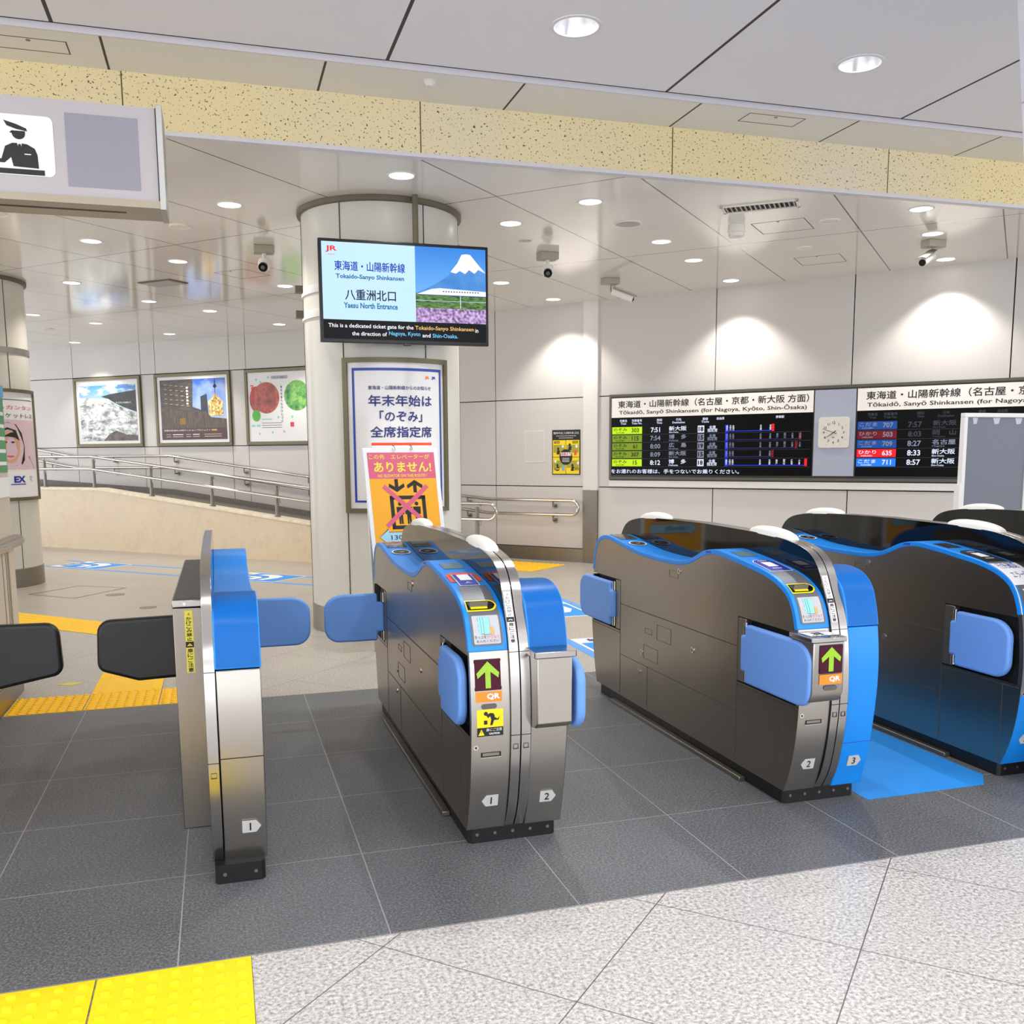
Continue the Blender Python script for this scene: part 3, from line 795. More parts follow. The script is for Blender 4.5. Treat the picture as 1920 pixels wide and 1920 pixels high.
    if g.get('slot', 1):
        b = MB(); pol(b, rr(.012, .122, yr0, yr1 + .018, .03, 6, (0, 1, 1, 0)), 'yellow', fn=F1, bands=12)
        b.build('slot_rim', t, o, smooth=False)
        b = MB(); pol(b, rr(.016, .116, yr0 + .006, yr1 + .012, .026, 6, (0, 1, 1, 0)), 'glass_black', fn=F2, bands=12)
        s_ = (yr0 + yr1) / 2; pA = BC.at(yr1 + .005, .003); pB = BC.at(s_ + .004, .024); pC_ = BC.at(s_ - .002, .003)
        b.add([(.018, pA.x, pA.y), (.092, pA.x, pA.y), (.088, pB.x, pB.y), (.024, pB.x, pB.y), (.088, pC_.x, pC_.y), (.024, pC_.x, pC_.y)], [(0, 1, 2, 3), (3, 2, 4, 5), (0, 3, 5), (1, 4, 2)], 'steel_dark')
        b.build('slot_hood', t, o, ang=20)
        b = MB(); rect(b, .026, .086, yr0 + .008, s_ - .002, 'yellow', fn=lambda u, w: at(u, w, .006), nz=2); b.build('ticket_slot', t, o, smooth=False)
        b = MB(); z0s, z1s = BC.sz(.732), BC.sz(.824)
        pol(b, rr(.014, .124, z0s - .006, z1s + .008, .012), 'grey', fn=F1, bands=12); pol(b, rr(.022, .116, z0s, z1s, .004), 'grey_light', fn=F2, bands=12)
        Fd = lambda d: (lambda u, w: at(u, w, d))
        for k, dx in enumerate((0, .009, .018)):
            rect(b, .041 + dx, .063 + dx, z0s + .036 - k * .002, z1s - .008, 'navy', fn=Fd(.0028 + k * .0012), nz=6); rect(b, .0418 + dx, .0622 + dx, z0s + .037 - k * .002, z1s - .0087, 'mint', fn=Fd(.0034 + k * .0012), nz=6)
        rect(b, .080, .0935, z0s + .033, z0s + .057, 'tan', fn=Fd(.0070), nz=4)
        text(b, 'きっぷを', .025, .066, z0s + .018, z0s + .029, 'ink', F3, bold=.03); text(b, 'かさねて', .068, .113, z0s + .018, z0s + .029, 'pinkink', F3, bold=.03)
        text(b, 'お入れください', .03, .109, z0s + .005, z0s + .015, 'ink', F3, bold=.03)
        b.build('instruction_label', t, o, smooth=False)
    else:
        b = MB(); rect(b, .0, XL, sY(3.14), sY(3.28), 'paper', fn=F1, nz=8)
        text(b, '行先確認', .02, .118, sY(3.235), sY(3.265), 'navy', F2, bold=0); text(b, 'エラー時', .03, .118, sY(3.17), sY(3.20), 'navy', F2, bold=0); b.build('instruction_label', t, o, smooth=False)
        b = MB(); rect(b, -.001, .004, BC.sz(.72), sY(3.14), 'paper', fn=F1, nz=14); text(b, 'V', .03, .12, BC.sz(.76), BC.sz(.82), 'paper', F2, bold=.06); b.build('edge_stripe', t, o, smooth=False)
    # exit-side reader: dark glass and ring
    q0, q1 = sY(4.79), sY(4.985)
    b = MB(); rect(b, .02, .12, q0, q1, 'glass_grey', fn=F1, nz=8); b.build('reader_glass', t, o)
    b = MB(); sR = sY(4.70); ell(b, .07, sR + .01, .047, .055, 'ink', fn=F2, n=28); ell(b, .07, sR + .01, .047, .055, 'paper', fn=F3, n=28, rin=.86)
    text(b, '-))', .06, .085, sR + .004, sR + .02, 'paper', F3, bold=.02); b.build('reader_ring', t, o, smooth=False)
    b = MB(); sq = sY(3.79)
    b.box(-.0032, -.002, 3.765, 3.785, .943, .951, 'navy'); b.box(-.0032, -.002, 3.79, 3.808, .941, .949, 'navy'); b.build('count_sensor', t, o, smooth=False)
    # front face furniture
    fy = lambda z: BC.at(BC.sz(z)).x
    ya, za, yb, zb = 0, 0, 0, 0
    def fyl(z):
        for i in range(len(fr) - 1):
            if fr[i][1] <= z <= fr[i + 1][1]: t_ = (z - fr[i][1]) / (fr[i + 1][1] - fr[i][1]); return fr[i][0] + (fr[i + 1][0] - fr[i][0]) * t_
        return fr[0][0] if z < fr[0][1] else fr[-1][0]
    FF = lambda d: (lambda u, v: (u, fyl(v) - d, v))
    if not g.get('box'):
        arrow_display(t, o, .014, .110, .583, .690, fyl)
        b = MB(); rect(b, .02, .113, .424, .518, 'yellow', fn=FF(.0016), nz=12); rect(b, .02, .113, .424, .455, 'ink', fn=FF(.0024), nz=4)
        pol(b, [(.024, .428), (.046, .428), (.035, .450)], 'yellow', fn=FF(.003)); rect(b, .0343, .0357, .434, .445, 'ink', fn=FF(.0035))
        text(b, '扉にご注意', .052, .108, .441, .452, 'paper', FF(.003), bold=.03); text(b, 'CAUTION', .062, .10, .429, .436, 'paper', FF(.003), bold=.03)
        ell(b, .051, .504, .007, .007, 'ink', fn=FF(.003), n=12)
        pol(b, [(.053, .498), (.066, .506), (.078, .504), (.083, .494), (.076, .486), (.068, .496), (.058, .488)], 'ink', fn=FF(.003))
        pol(b, [(.066, .496), (.080, .492), (.092, .484), (.100, .492), (.096, .480), (.080, .480), (.074, .463), (.066, .462), (.070, .482)], 'ink', fn=FF(.0032))
        pol(b, [(.044, .466), (.056, .466), (.056, .480), (.044, .480)], 'ink', fn=FF(.003)); b.build('caution_sticker', t, o, smooth=False)
    b = MB(); b.cyl((.016, fyl(.385) + .001, .385), (.016, fyl(.385) - .003, .385), .009, 'chrome', 18); b.cyl((.016, fyl(.385) - .003, .385), (.016, fyl(.385) - .0035, .385), .004, 'ink', 10); b.build('key_lock', t, o)
    b = MB(); ym = fyl(.365); b.box(.034, .106, ym - .0012, ym + .002, .347, .378, 'recess'); b.box(.032, .108, ym - .002, ym, .376, .380, 'steel_light'); b.box(.032, .108, ym - .002, ym, .3445, .348, 'steel_light'); b.box(.04, .1, ym - .002, ym, .352, .362, 'steel_dark'); b.build('pull_handle', t, o, smooth=False)
    b = MB(); b.box(-.0005, XL, fyl(.418) - .001, fyl(.418) + .01, .4165, .419, 'gap'); b.build('front_joint', t, o, smooth=False)
    if g.get('box'):
        # projecting head with the arrow display
        b = MB(); yb0 = 2.955
        pr_ = [(yb0 + .12, .47), (yb0 + .06, .452), (yb0 + .02, .462), (yb0, .50), (yb0, .69), (yb0 + .14, .69), (yb0 + .14, .47)]
        b.prism(pr_, -.018, .114, 'x', 'steel_front'); b.build('arrow_housing', t, o, bevel=.004)
        b = MB(); b.prism(rr(-.03, .118, yb0 - .008, yb0 + .15, .012, 4, (1, 0, 0, 1)), .69, .708, 'z', 'steel_light'); b.build('housing_lid', t, o, bevel=.003)
        b = MB(); rect(b, -.01, .108, yb0 + .03, yb0 + .105, 'paper', fn=lambda u, w: (u, w, .7095))
        text(b, '注意', .02, .06, yb0 + .05, yb0 + .09, 'ink', lambda u, w: (u, w, .7105), bold=.04); text(b, 'ひらく', -.0, .10, yb0 + .033, yb0 + .048, 'ink', lambda u, w: (u, w, .7105), bold=.03); b.build('lid_sticker', t, o, smooth=False)
        arrow_display(t, o, .006, .106, .572, .680, lambda z: yb0)
    if g.get('lowblue'):
        lo = [p for p in fr if p[1] <= .42]; b = MB(); b.prism([(p[0] - .002, p[1]) for p in lo] + [(p[0] - .0005, p[1]) for p in lo[::-1]], .001, XL, 'x', 'blue'); b.build('lower_front', t, o)

def right_module(t, o, g):
    OM = pmir(OUTS)[::-1]; IM = pmir(INN)[::-1]
    low = 'blue' if g.get('rblue') else 'steel_front'
    b = MB(); poly_panel(b, clip(clip(IM, .06, None, 1), 3.16, 5.07, 0), XR, W_ - .001, 'steel'); b.build('body', t, o, smooth=False)
    fr = [p for p in OM if p[0] < 3.3 and p[1] <= .70] + [(3.0735, .7135)]
    b = MB(); b.prism(fr + [(p[0] + .05, p[1]) for p in fr[::-1]], XR, W_, 'x', low); b.build('front_plate', t, o, bevel=.004)
    if g.get('rblue'):
        b = MB()
        for z in (.25,):
            yj = min(fr, key=lambda p: abs(p[1] - z))[0]; b.box(XR, W_, yj - .0015, yj + .002, z - .001, z + .001, 'navy')
        b.build('front_joint', t, o, smooth=False)
    si = offs(OM, -.0225); sh = [p for p in OM if p[1] >= .712]; si = [q_ for p, q_ in zip(OM, si) if p[1] >= .712]
    b = MB(); b.prism(sh + si[::-1], XR - .002, W_ + .003, 'x', 'blue')
    hd = [p for p in sh if p[0] < 3.52]; b.prism(hd + [(3.52, .72)], XR, W_ + .002, 'x', 'blue')
    hd = [p for p in sh if p[0] > 4.75]; b.prism([(4.75, .72)] + hd, XR, W_ + .002, 'x', 'blue')
    b.build('top_shell', t, o, bevel=.003, ang=35)
    if g.get('rbox'):
        b = MB(); y0 = 2.985
        b.prism([(y0 + .1, .44), (y0 + .03, .45), (y0, .47), (y0, .70), (y0 + .12, .70), (y0 + .12, .44)], XR - .0, W_ - .012, 'x', 'steel_front'); b.build('flap_housing', t, o, bevel=.004)
        b = MB(); b.prism(rr(XR - .012, W_ + .002, y0 - .012, y0 + .13, .012, 4, (1, 1, 0, 0)), .70, .722, 'z', 'steel_light'); b.build('housing_lid', t, o, bevel=.003)
    L = g.get('rleaf', .33)
    if g.get('rflap'): flap_mesh(t, o, 3.455, 3.455 - L, W_ + .004, W_ + .036)
    if g.get('rclosed'): flap_mesh(t, o, W_ + .0, W_ + .31, 4.83, 4.86, axis='y')

def partition(t, o, plates, dome=True):
    for (xa, xb) in plates:
        b = MB(); b.prism(PO, xa, xb, 'x', 'glass_black', 'steel_light'); b.build('partition_plate', t, o, bevel=.0015)
        b = MB()
        for s in (PC.sz(.43), PC.sz(.715)):
            p = PC.at(s); b.box(xa, xb, p.x - .0012, p.x + .004, p.y - .001, p.y + .001, 'gap')
        p = PC.at(PC.sz(.395), .0015); w = .009; c = (xa + xb) / 2
        for (u0, u1, z0, z1) in ((c - w, c + w, -w, -w + .0012), (c - w, c + w, w - .0012, w), (c - w, c - w + .0012, -w, w), (c + w - .0012, c + w, -w, w)):
            b.box(u0, u1, p.x - .001, p.x + .002, p.y + z0, p.y + z1, 'seal')
        b.build('plate_joint', t, o, smooth=False)
    if dome:
        xa, xb = plates[0][0] - .002, plates[-1][1] + .002; c = (xa + xb) / 2; hw = (xb - xa) / 2
        for (ya, yb) in ((3.385, 3.71), (4.53, 4.855)):
            v = []; nu, nv = 20, 10; yc = (ya + yb) / 2; hl = (yb - ya) / 2
            for i in range(nu + 1):
                a = PI * i / nu; y = yc - hl * math.cos(a); k = math.sin(a) ** .8
                zb = plate_z(y)
                for j in range(nv + 1):
                    e_ = PI * j / nv; v.append((c - hw * math.cos(e_) * (.35 + .65 * k), y, zb - .003 + (.003 + .032 * k) * math.sin(e_) ** .7))
            f = [(i * (nv + 1) + j, (i + 1) * (nv + 1) + j, (i + 1) * (nv + 1) + j + 1, i * (nv + 1) + j + 1) for i in range(nu) for j in range(nv)]
            b = MB(); b.add(v, f, 'dome'); b.build('sensor_dome', t, o, ang=60)

def base(t, o, x0, x1, y0=3.165, y1=5.06):
    b = MB(); b.prism([(x0 + .012, y0), (x1 - .012, y0), (x1, y0 + .012), (x1, y1), (x0, y1), (x0, y0 + .012)], 0, .064, 'z', 'black'); b.build('plinth', t, o, smooth=False)
    n = max(2, int((x1 - x0) / .06))
    for i in range(n):
        b = MB(); x = x0 + .03 + (x1 - x0 - .06) * i / (n - 1); b.cyl((x, y0 + .001, .032), (x, y0 - .003, .032), .006, 'steel_dark', 10); b.build('bolt', t, o)

def right_y(z):
    q_ = OUTS[-30:]
    for a, c in zip(q_, q_[1:]):
        if c[1] <= z <= a[1]: return 8.24 - (a[0] + (c[0] - a[0]) * (a[1] - z) / max(1e-6, a[1] - c[1])) - .002
    return 3.1
def full_gate(x0, label, g, nl, nr):
    t = thing('ticket_gate', label, 'ticket gate', (x0 + W_ / 2, GC, 0), 0, 'automatic ticket gates in a row'); o = (W_ / 2, GC, 0)
    left_module(t, o, g); right_module(t, o, g)
    h = (XR - XL) / 2 - .0015
    partition(t, o, [(XL + .001, XL + .001 + h - .001), (XR - h, XR - .001)])
    base(t, o, .012, W_ - .012)
    b = MB(); b.box(-.02, .0115, 3.45, 4.85, 0, .02, 'steel_dark'); b.build('kick_rail', t, o, bevel=.003)
    if g.get('sticker', 1):
        b = MB(); vsticker(b, None, XL + .005, XL + .031, PC, PC.sz(.962), PC.sz(.738), 0, 'paper'); b.build('warning_sticker', t, o, smooth=False)
    if nl: number_plate(t, o, .078, .178, nl, True)
    if nr: number_plate(t, o, .285, .170, nr, False, y=right_y(.170))
    return t
full_gate(.785, 'steel gate with a red-rimmed card pad and yellow falling-passenger sticker, numbered 1 and 2', dict(leaf=.33, far_closed=1, pad='red', rbox=1, rflap=1, rleaf=.48), '1', '2')
full_gate(2.07, 'gate numbered 2 and 3 with projecting arrow head and tall blue front half', dict(leaf=.49, pad='navy', box=1, rblue=1, rleaf=.33), '2', '3')
full_gate(3.125, 'gate right of the blue floor sheet with white label on its blue top, numbered 3', dict(leaf=.34, pad='black', slot=0, lcd=0, rblue=1, lowblue=1, sticker=0), '3', '4')
full_gate(4.22, 'rearmost gate at the right edge, only its dark partition top showing', dict(leaf=.33, pad='navy', sticker=0), '4', None)

# slim end gate, left: single plate and a plain blue right half
t = thing('ticket_gate', 'slim end gate with plain blue curved cover and yellow reflections, numbered 1', 'ticket gate', (.01, GC, 0), 0, 'automatic ticket gates in a row')
x0 = -.25; o = (.26, GC, 0)      # local x of this gate = world x - x0
right_module(t, o, dict(rclosed=1))
partition(t, o, [(XR - .035, XR - .001)], dome=False)
base(t, o, XR - .03, W_ - .01, 3.10, 5.06)
number_plate(t, o, .298, .185, '1', False, y=right_y(.185))
b = MB(); yj = 8.24 - min(OUTS[-30:], key=lambda p: abs(p[1] - .43))[0]; b.box(XR, W_, yj - .001, yj + .003, .4285, .431, 'gap'); b.build('front_joint', t, o, smooth=False)

# post with the black leaf, left of the slim gate
t = thing('barrier_post', 'low steel barrier post with black top and yellow sticker, left of slim gate', 'barrier', (-.14, 4.3, 0)); o = (-.14, 4.3, 0)
b = MB(); b.box(-.182, -.076, 3.63, 5.05, 0, .835, 'steel'); b.build('body', t, o, bevel=.003)
b = MB(); b.box(-.184, -.076, 3.625, 5.055, .838, .864, 'steel_front'); b.build('cap', t, o, bevel=.003)
b = MB(); b.box(-.178, -.08, 3.65, 5.05, .8641, .8665, mat('post top sheet', '#3a3b40', .38)); b.build('top_plate', t, o, smooth=False)
b = MB(); b.cyl((-.14, 3.626, .851), (-.14, 3.622, .851), .006, 'chrome', 12); b.build('lock', t, o)
M['stk_y'] = mat('sticker yellow', '#efe04a', .4)
class Flat:
    def at(s, q, off=0.): return Vector((3.63 - off, q))
b = MB(); vsticker(b, None, -.142, -.114, Flat(), .826, .594, 0, 'stk_y', 'ink', 'yellow'); b.build('warning_sticker', t, o, smooth=False)
def blackflap(t, o, xh, xt, y):
    s = 1 if xt > xh else -1; b = MB(); L = abs(xt - xh)
    P = [(0, .52), (L * .52, .515), (L - .03, .555)]
    for i in range(5): a = -PI * .4 + i * PI * .1; P.append((L - .035 + .035 * math.cos(a), .595 + .04 * math.sin(a)))
    for i in range(6): a = i * PI * .1; P.append((L - .055 + .05 * math.cos(a), .71 + .05 * math.sin(a)))
    P += [(0, .765)]
    b.prism([(xh + s * p[0], p[1]) for p in P], y, y + .05, 'y', 'flap_black'); return b.build('flap', t, o, bevel=.014, seg=3)
blackflap(t, o, -.176, -.478, 3.9)

# staff counter at the left edge
t = thing('staff_counter', 'beige panelled staff counter end with a steel shelf, cut by left edge', 'counter', (-2.0, 5.0, 0)); o = (-2.0, 5.0, 0)
M['beige'] = mat('beige laminate', '#c9bfae', .35)
b = MB(); b.box(-2.7, -1.17, 3.7, 6.2, 0, .14, 'steel'); b.build('plinth', t, o, smooth=False)
b = MB(); b.box(-2.7, -1.17, 3.7, 6.2, .142, 1.79, 'beige'); b.build('body', t, o, bevel=.004)
b = MB()
for y in (5.86, 5.95, 5.99, 6.02): b.box(-1.17, -1.168, y, y + .012, .15, .85, 'steel_dark')
b.build('panel_joints', t, o, smooth=False)
b = MB(); b.tube([(-1.15, 3.7, .90), (-1.15, 6.22, .90), (-1.15, 6.235, .90)], .034, 'steel_front', 16); b.box(-1.2, -1.13, 3.7, 6.21, .925, .936, 'steel_front'); b.build('shelf_edge', t, o)
M['green'] = mat('green poster', '#2f8f4e', .4)
b = MB(); b.box(-1.17, -1.164, 5.6, 6.17, 1.3, 1.72, 'green')
for k in range(5): b.box(-1.164, -1.163, 5.7, 6.15, 1.34 + k * .07, 1.36 + k * .07, 'paper')
b.build('green_notice', t, o, smooth=False)
b = MB(); b.box(-1.17, -1.162, 5.6, 6.19, 1.725, 1.79, mat('sky print', '#4aa3dc', .4)); b.build('blue_notice', t, o, smooth=False)
b = MB(); b.box(-1.17, -1.163, 5.75, 6.16, 1.16, 1.27, 'paper'); b.build('paper_slip', t, o, smooth=False)
b = MB(); b.cyl((-1.12, 3.925, .5), (-1.12, 3.925, .78), .02, 'steel_dark', 14); b.box(-1.17, -1.12, 3.91, 3.94, .52, .54, 'steel_dark'); b.box(-1.17, -1.12, 3.91, 3.94, .74, .76, 'steel_dark'); hg = b.build('hinge', t, o)
blackflap(t, o, -1.1, -.6, 3.9)

# ------------------------------------------------------------------ floor markings
def tactile(x0, x1, y0, y1, label, mt, kind, n=7, group='tactile paving tiles', rz=0., c=None):
    cx, cy = (x0 + x1) / 2, (y0 + y1) / 2
    b = MB(); g = .0015; b.box(x0 - cx, x1 - cx, y0 - cy, y1 - cy, .0003, .0012, 'seal'); b.box(x0 + g - cx, x1 - g - cx, y0 + g - cy, y1 - g - cy, 0.0012, .003, mt)
    if kind == 'dots':
        p = (x1 - x0) / n; m_ = max(1, round((y1 - y0) / p)); q_ = (y1 - y0) / m_
        for i in range(n):
            for j in range(m_):
                b.lathe([(.0140, .003), (.0125, .0085), (.0085, .0105), (.0001, .0108)], (x0 + p * (i + .5) - cx, y0 + q_ * (j + .5) - cy, 0), mt, 12)
    else:
        p = (x1 - x0) / n; k = max(1, round((y1 - y0) / .3)); 
        for i in range(n):
            xx = x0 + p * (i + .5) - cx
            for j in range(k):
                ya = y0 + (y1 - y0) * j / k + .012 - cy; yb = y0 + (y1 - y0) * (j + 1) / k - .012 - cy
                b.add([(xx - .013, ya, .003), (xx + .013, ya, .003), (xx + .013, yb, .003), (xx - .013, yb, .003), (xx - .009, ya + .006, .0075), (xx + .009, ya + .006, .0075), (xx + .009, yb - .006, .0075), (xx - .009, yb - .006, .0075)],
                      [(4, 5, 6, 7), (0, 1, 5, 4), (1, 2, 6, 5), (2, 3, 7, 6), (3, 0, 4, 7)], mt)
    ob = b.build('tactile_tile', smooth=True); ob.location = (c[0] if c else cx, c[1] if c else cy, 0); ob.rotation_euler = (0, 0, rz)
    return tag(ob, label, 'tactile tile', group)
tactile(-.37, .028, 2.2, 2.602, 'yellow dotted tile at the bottom left beside pale granite', 'tactile_new', 'dots')
tactile(-.77, -.372, 2.2, 2.602, 'yellow dotted tile at bottom left, cut by the left picture edge', 'tactile_new', 'dots')
tactile(-1.165, -.775, 5.575, 5.955, 'yellow dotted tile beside the staff counter foot', 'tactile', 'dots', 8)
tactile(-.772, -.382, 5.575, 5.955, 'yellow dotted tile in front of the yellow bar tile', 'tactile', 'dots', 8)
tactile(-.379, .01, 5.575, 5.955, 'yellow dotted tile half hidden behind the steel barrier post', 'tactile', 'dots', 8)
tactile(-.772, -.382, 5.958, 6.36, 'yellow bar tile running away under the black flap', 'tactile', 'bars', 4)
tactile(-.772, -.382, 6.362, 7.15, 'yellow bar tile hidden behind the right black flap', 'tactile', 'bars', 4)
tactile(-.21, .21, -1.3, 1.3, 'long yellow ribbed strip crossing diagonally behind the black flaps', 'tactile', 'bars', 5, rz=PI / 4, c=(-1.32, 8.66))
b = MB(); tactile(-.42, .42, -.62, .62, 'yellow dotted patch against the steel skirting right of the column', 'tactile', 'dots', 12, rz=math.atan2(DA.y, DA.x) + PI / 2, c=(3.42, 11.43))
b = MB(); b.prism([(-.075, 0), (0, -.04), (.075, 0), (0, .05)][::1], .0006, .0016, 'z', mat('faded yellow tape', '#d8cc4a', .6)); ob = b.build('floor_tape', smooth=False); ob.location = (-.93, 6.28, 0)
tag(ob, 'small faded yellow diamond sticker between the two black flaps', 'floor sticker')
def floorpoly(name, pts, mt, label, cat, group=None, extra=None, z=.0012):
    cx = sum(p[0] for p in pts) / len(pts); cy = sum(p[1] for p in pts) / len(pts)
    b = MB(); b.prism(pts, .0004, z, 'z', mt); ob = b.build(name, None, (cx, cy, 0), smooth=False)
    return tag(ob, label, cat, group)
floorpoly('floor_sheet', [(2.43, 3.10), (3.0, 3.10), (3.09, 3.2), (3.09, 5.02), (2.43, 5.02)], 'blue_flat', 'bright blue sheet on the dark floor in the aisle of gate 3', 'floor sheet')
LB = mat('blue tape', '#4f9be8', .5)
def band(pts, w, label):
    pts = [Vector(p) for p in pts]; L = []; Rr = []
    for i, p in enumerate(pts):
        d = (pts[min(i + 1, len(pts) - 1)] - pts[max(i - 1, 0)]).normalized(); n = Vector((-d.y, d.x)) * w / 2
        L.append(p + n); Rr.append(p - n)
    b = MB(); c = pts[len(pts) // 2]
    for i in range(len(pts) - 1):
        b.prism([tuple(L[i]), tuple(Rr[i]), tuple(Rr[i + 1]), tuple(L[i + 1])], .0004, .0012, 'z', LB)
    tag(b.build('floor_line', None, (c.x, c.y, 0), smooth=False), label, 'floor line', 'blue guide lines on the floor')
band([(-2.0, 14.05), (1.01, 11.03), (3.1, 8.94), (3.1, 5.6)], .07, 'thin blue floor line, far side of the guide path')
band([(-2.45, 13.68), (.95, 10.34), (2.43, 8.86), (2.43, 5.6)], .07, 'thin blue floor line, near side of the guide path')
def fsticker(c, rz, w, h, label):
    t = thing('floor_sticker', label, 'floor sticker', (c[0], c[1], 0), rz, 'blue guide stickers on the floor')
    b = MB(); b.box(-w / 2, w / 2, -h / 2, h / 2, .0004, .0016, 'paper'); b.build('sheet', t, smooth=False)
    b = MB(); F = lambda u, v: (u, v, .0022); rect(b, -w / 2 + .02, w / 2 - .02, -h / 2 + .02, h / 2 - .17, 'blue_flat', fn=F); b.build('panel', t, smooth=False)
    b = MB(); F = lambda u, v: (u, v, .0028)
    pol(b, [(-.2, -.2), (.0, -.24), (.15, -.2), (.22, -.05), (.2, .12), (.12, .16), (.1, -.02), (.0, -.12), (-.2, -.12)], 'paper', fn=F)
    pol(b, [(-.2, -.06), (-.06, -.06), (.02, .02), (.02, .16), (-.05, .16), (-.05, .04), (-.2, .04)], 'paper', fn=F)
    text(b, '新幹線', -w * .32, w * .32, h / 2 - .14, h / 2 - .03, 'navy', F, bold=.03); b.build('pictogram', t, smooth=False)
fsticker((-1.62, 13.3), R(45), .58, .85, 'blue and white floor sticker at the foot of the ramp, left one')
fsticker((.42, 11.28), R(45), .58, .85, 'blue and white floor sticker just left of the thick column')
fsticker((2.765, 6.2), 0, .58, .85, 'blue and white floor sticker between the gates 2 and 3 ends')
fsticker((2.765, 8.0), 0, .58, .85, 'blue and white floor sticker farther back right of the column')
for (x, y, r, lb) in ((-1.056, 10.34, .09, 'round metal floor cover farther from the black flaps'), (-.677, 9.34, .075, 'round metal floor cover nearer the steel barrier post')):
    b = MB(); b.disc((0, 0, .0015), r, mat('floor cover', '#8d857b', .35, .4), 28); b.disc((0, 0, .0016), r, 'seal', 28, rin=r * .94); ob = b.build('floor_cover', smooth=False); ob.location = (x, y, 0); tag(ob, lb, 'floor cover')
b = MB(); P = [(-2.35, 10.6), (-1.75, 10.9), (-1.3, 11.35), (-1.9, 11.9)]
P = [(-1.95, 10.35), (-1.62, 9.85), (-1.22, 10.30), (-1.55, 10.75)]
P = [(-1.90, 10.65), (-1.42, 10.2), (-1.0, 10.85), (-1.5, 11.2)]
for i in range(4):
    p, q_ = Vector(P[i]), Vector(P[(i + 1) % 4]); d = (q_ - p).normalized(); n = Vector((-d.y, d.x)) * .012
    b.prism([tuple(p + n), tuple(p - n), tuple(q_ - n), tuple(q_ + n)], .0004, .0012, 'z', 'steel_dark')
tag(b.build('floor_hatch', smooth=False), 'thin metal outline of a floor hatch near the left column', 'floor hatch')

# ------------------------------------------------------------------ flat things on walls: local x right, z up, front -y
def wthing(name, label, cat, o_, d, s, z, off=.001, group=None):
    p = wallpt(o_, d, s, off, z); dr = d if d.x > 0 else -d
    return thing(name, label, cat, p, math.atan2(dr.y, dr.x), group)
def frame(b, x0, x1, z0, z1, w, y0, y1, mt):
    b.box(x0, x1, y0, y1, z1 - w, z1, mt); b.box(x0, x1, y0, y1, z0, z0 + w, mt)
    b.box(x0, x0 + w, y0, y1, z0 + w, z1 - w, mt); b.box(x1 - w, x1, y0, y1, z0 + w, z1 - w, mt)
def poster_frame(s_l, s_r, label):
    w = s_l - s_r; t = wthing('poster_frame', label, 'framed poster', L1, DB, s_l, 1.56, group='framed posters on the far wall')
    b = MB(); frame(b, 0, w, 0, 1.16, .05, -.04, 0, 'bronze'); b.build('frame', t, smooth=False, bevel=.004)
    b = MB(); b.box(.045, w - .045, -.02, 0, .045, 1.115, 'paper'); b.build('mat_board', t, smooth=False)
    return t, w
def fract(name, stops, scale, axis=(1, 1, 1), detail=6, rough=.7, rr0=.25, dist=0.):
    m = mat(name, '#888888', rr0); q = N(m); q.base(q.ramp(q.noise(scale, detail, q.map(axis), rough, dist), stops)); return m
y1_ = -.0215; y2_ = -.0225; y3_ = -.0235; y4_ = -.0245
t, w = poster_frame(4.83, 3.32, 'framed poster of a foaming white waterfall under blue sky')
sky = mat('poster sky', '#5b9ad8', .25); q = N(sky); sx = q.n('ShaderNodeSeparateXYZ'); q.l(q.obj(), sx.inputs[0])
q.base(q.mix(q.ramp(q.noise(3, 5, q.map((1, 1, 3))), [(.5, '#000000'), (.65, '#ffffff')]), q.ramp(sx.outputs[2], [(.6, '#bfdcf2'), (1.0, '#3f86d0')]), '#f2f6fa'))
fall = fract('poster water', [(.32, '#2c3430'), (.44, '#8a918e'), (.55, '#e8ecec')], 5, (1, 1, 2.2), 9, .75, dist=.3)
hill = fract('poster hill', [(.4, '#0e1210'), (.7, '#2e3628')], 8)
rock = fract('poster rock', [(.35, '#2a231c'), (.65, '#6a5a48')], 9)
b = MB(); rect(b, .12, w - .11, .10, 1.03, sky, y=y1_); pol(b, [(.12, .10), (w - .11, .10), (w - .11, .55), (1.05, .66), (.72, .80), (.12, .83)], fall, y=y2_)
pol(b, [(.62, .84), (.85, .88), (w - .11, .93), (w - .11, .57), (1.1, .66), (.9, .74), (.78, .80)], hill, y=y3_)
pol(b, [(.62, .10), (.78, .22), (.92, .27), (1.15, .20), (w - .11, .19), (w - .11, .10)], rock, y=y3_)
text(b, 'アイスランドのおもいで。', .95, 1.3, .715, .745, 'paper', y=y4_, bold=.02); b.build('picture', t, smooth=False)
t, w = poster_frame(3.01, 1.45, 'framed poster of a dusk street with a golden lantern float')
dusk = mat('poster dusk', '#3f74c8', .25); q = N(dusk); sx = q.n('ShaderNodeSeparateXYZ'); q.l(q.obj(), sx.inputs[0]); q.base(q.mix(q.ramp(q.noise(4, 5), [(.45, '#000000'), (.7, '#a0a0a0')]), q.ramp(sx.outputs[2], [(.4, '#a8c8ee'), (1.0, '#2f66c4')]), '#dfe8f4'))
bld = fract('poster building', [(.35, '#2c2522'), (.65, '#5c5048')], 4, (1, 1, 9), 4)
street = fract('poster street', [(.35, '#2a2420'), (.65, '#6a553a')], 6, (6, 1, 1), 4)
gold = fract('poster lanterns', [(.35, '#6a4a18'), (.5, '#e0b050'), (.62, '#fff0b0')], 26, (1, 1, 1), 3)
b = MB(); rect(b, .11, w - .10, .11, 1.06, dusk, y=y1_)
pol(b, [(.11, 1.06), (.80, 1.06), (.78, .62), (.98, .56), (1.0, .30), (.11, .30)], bld, y=y2_)
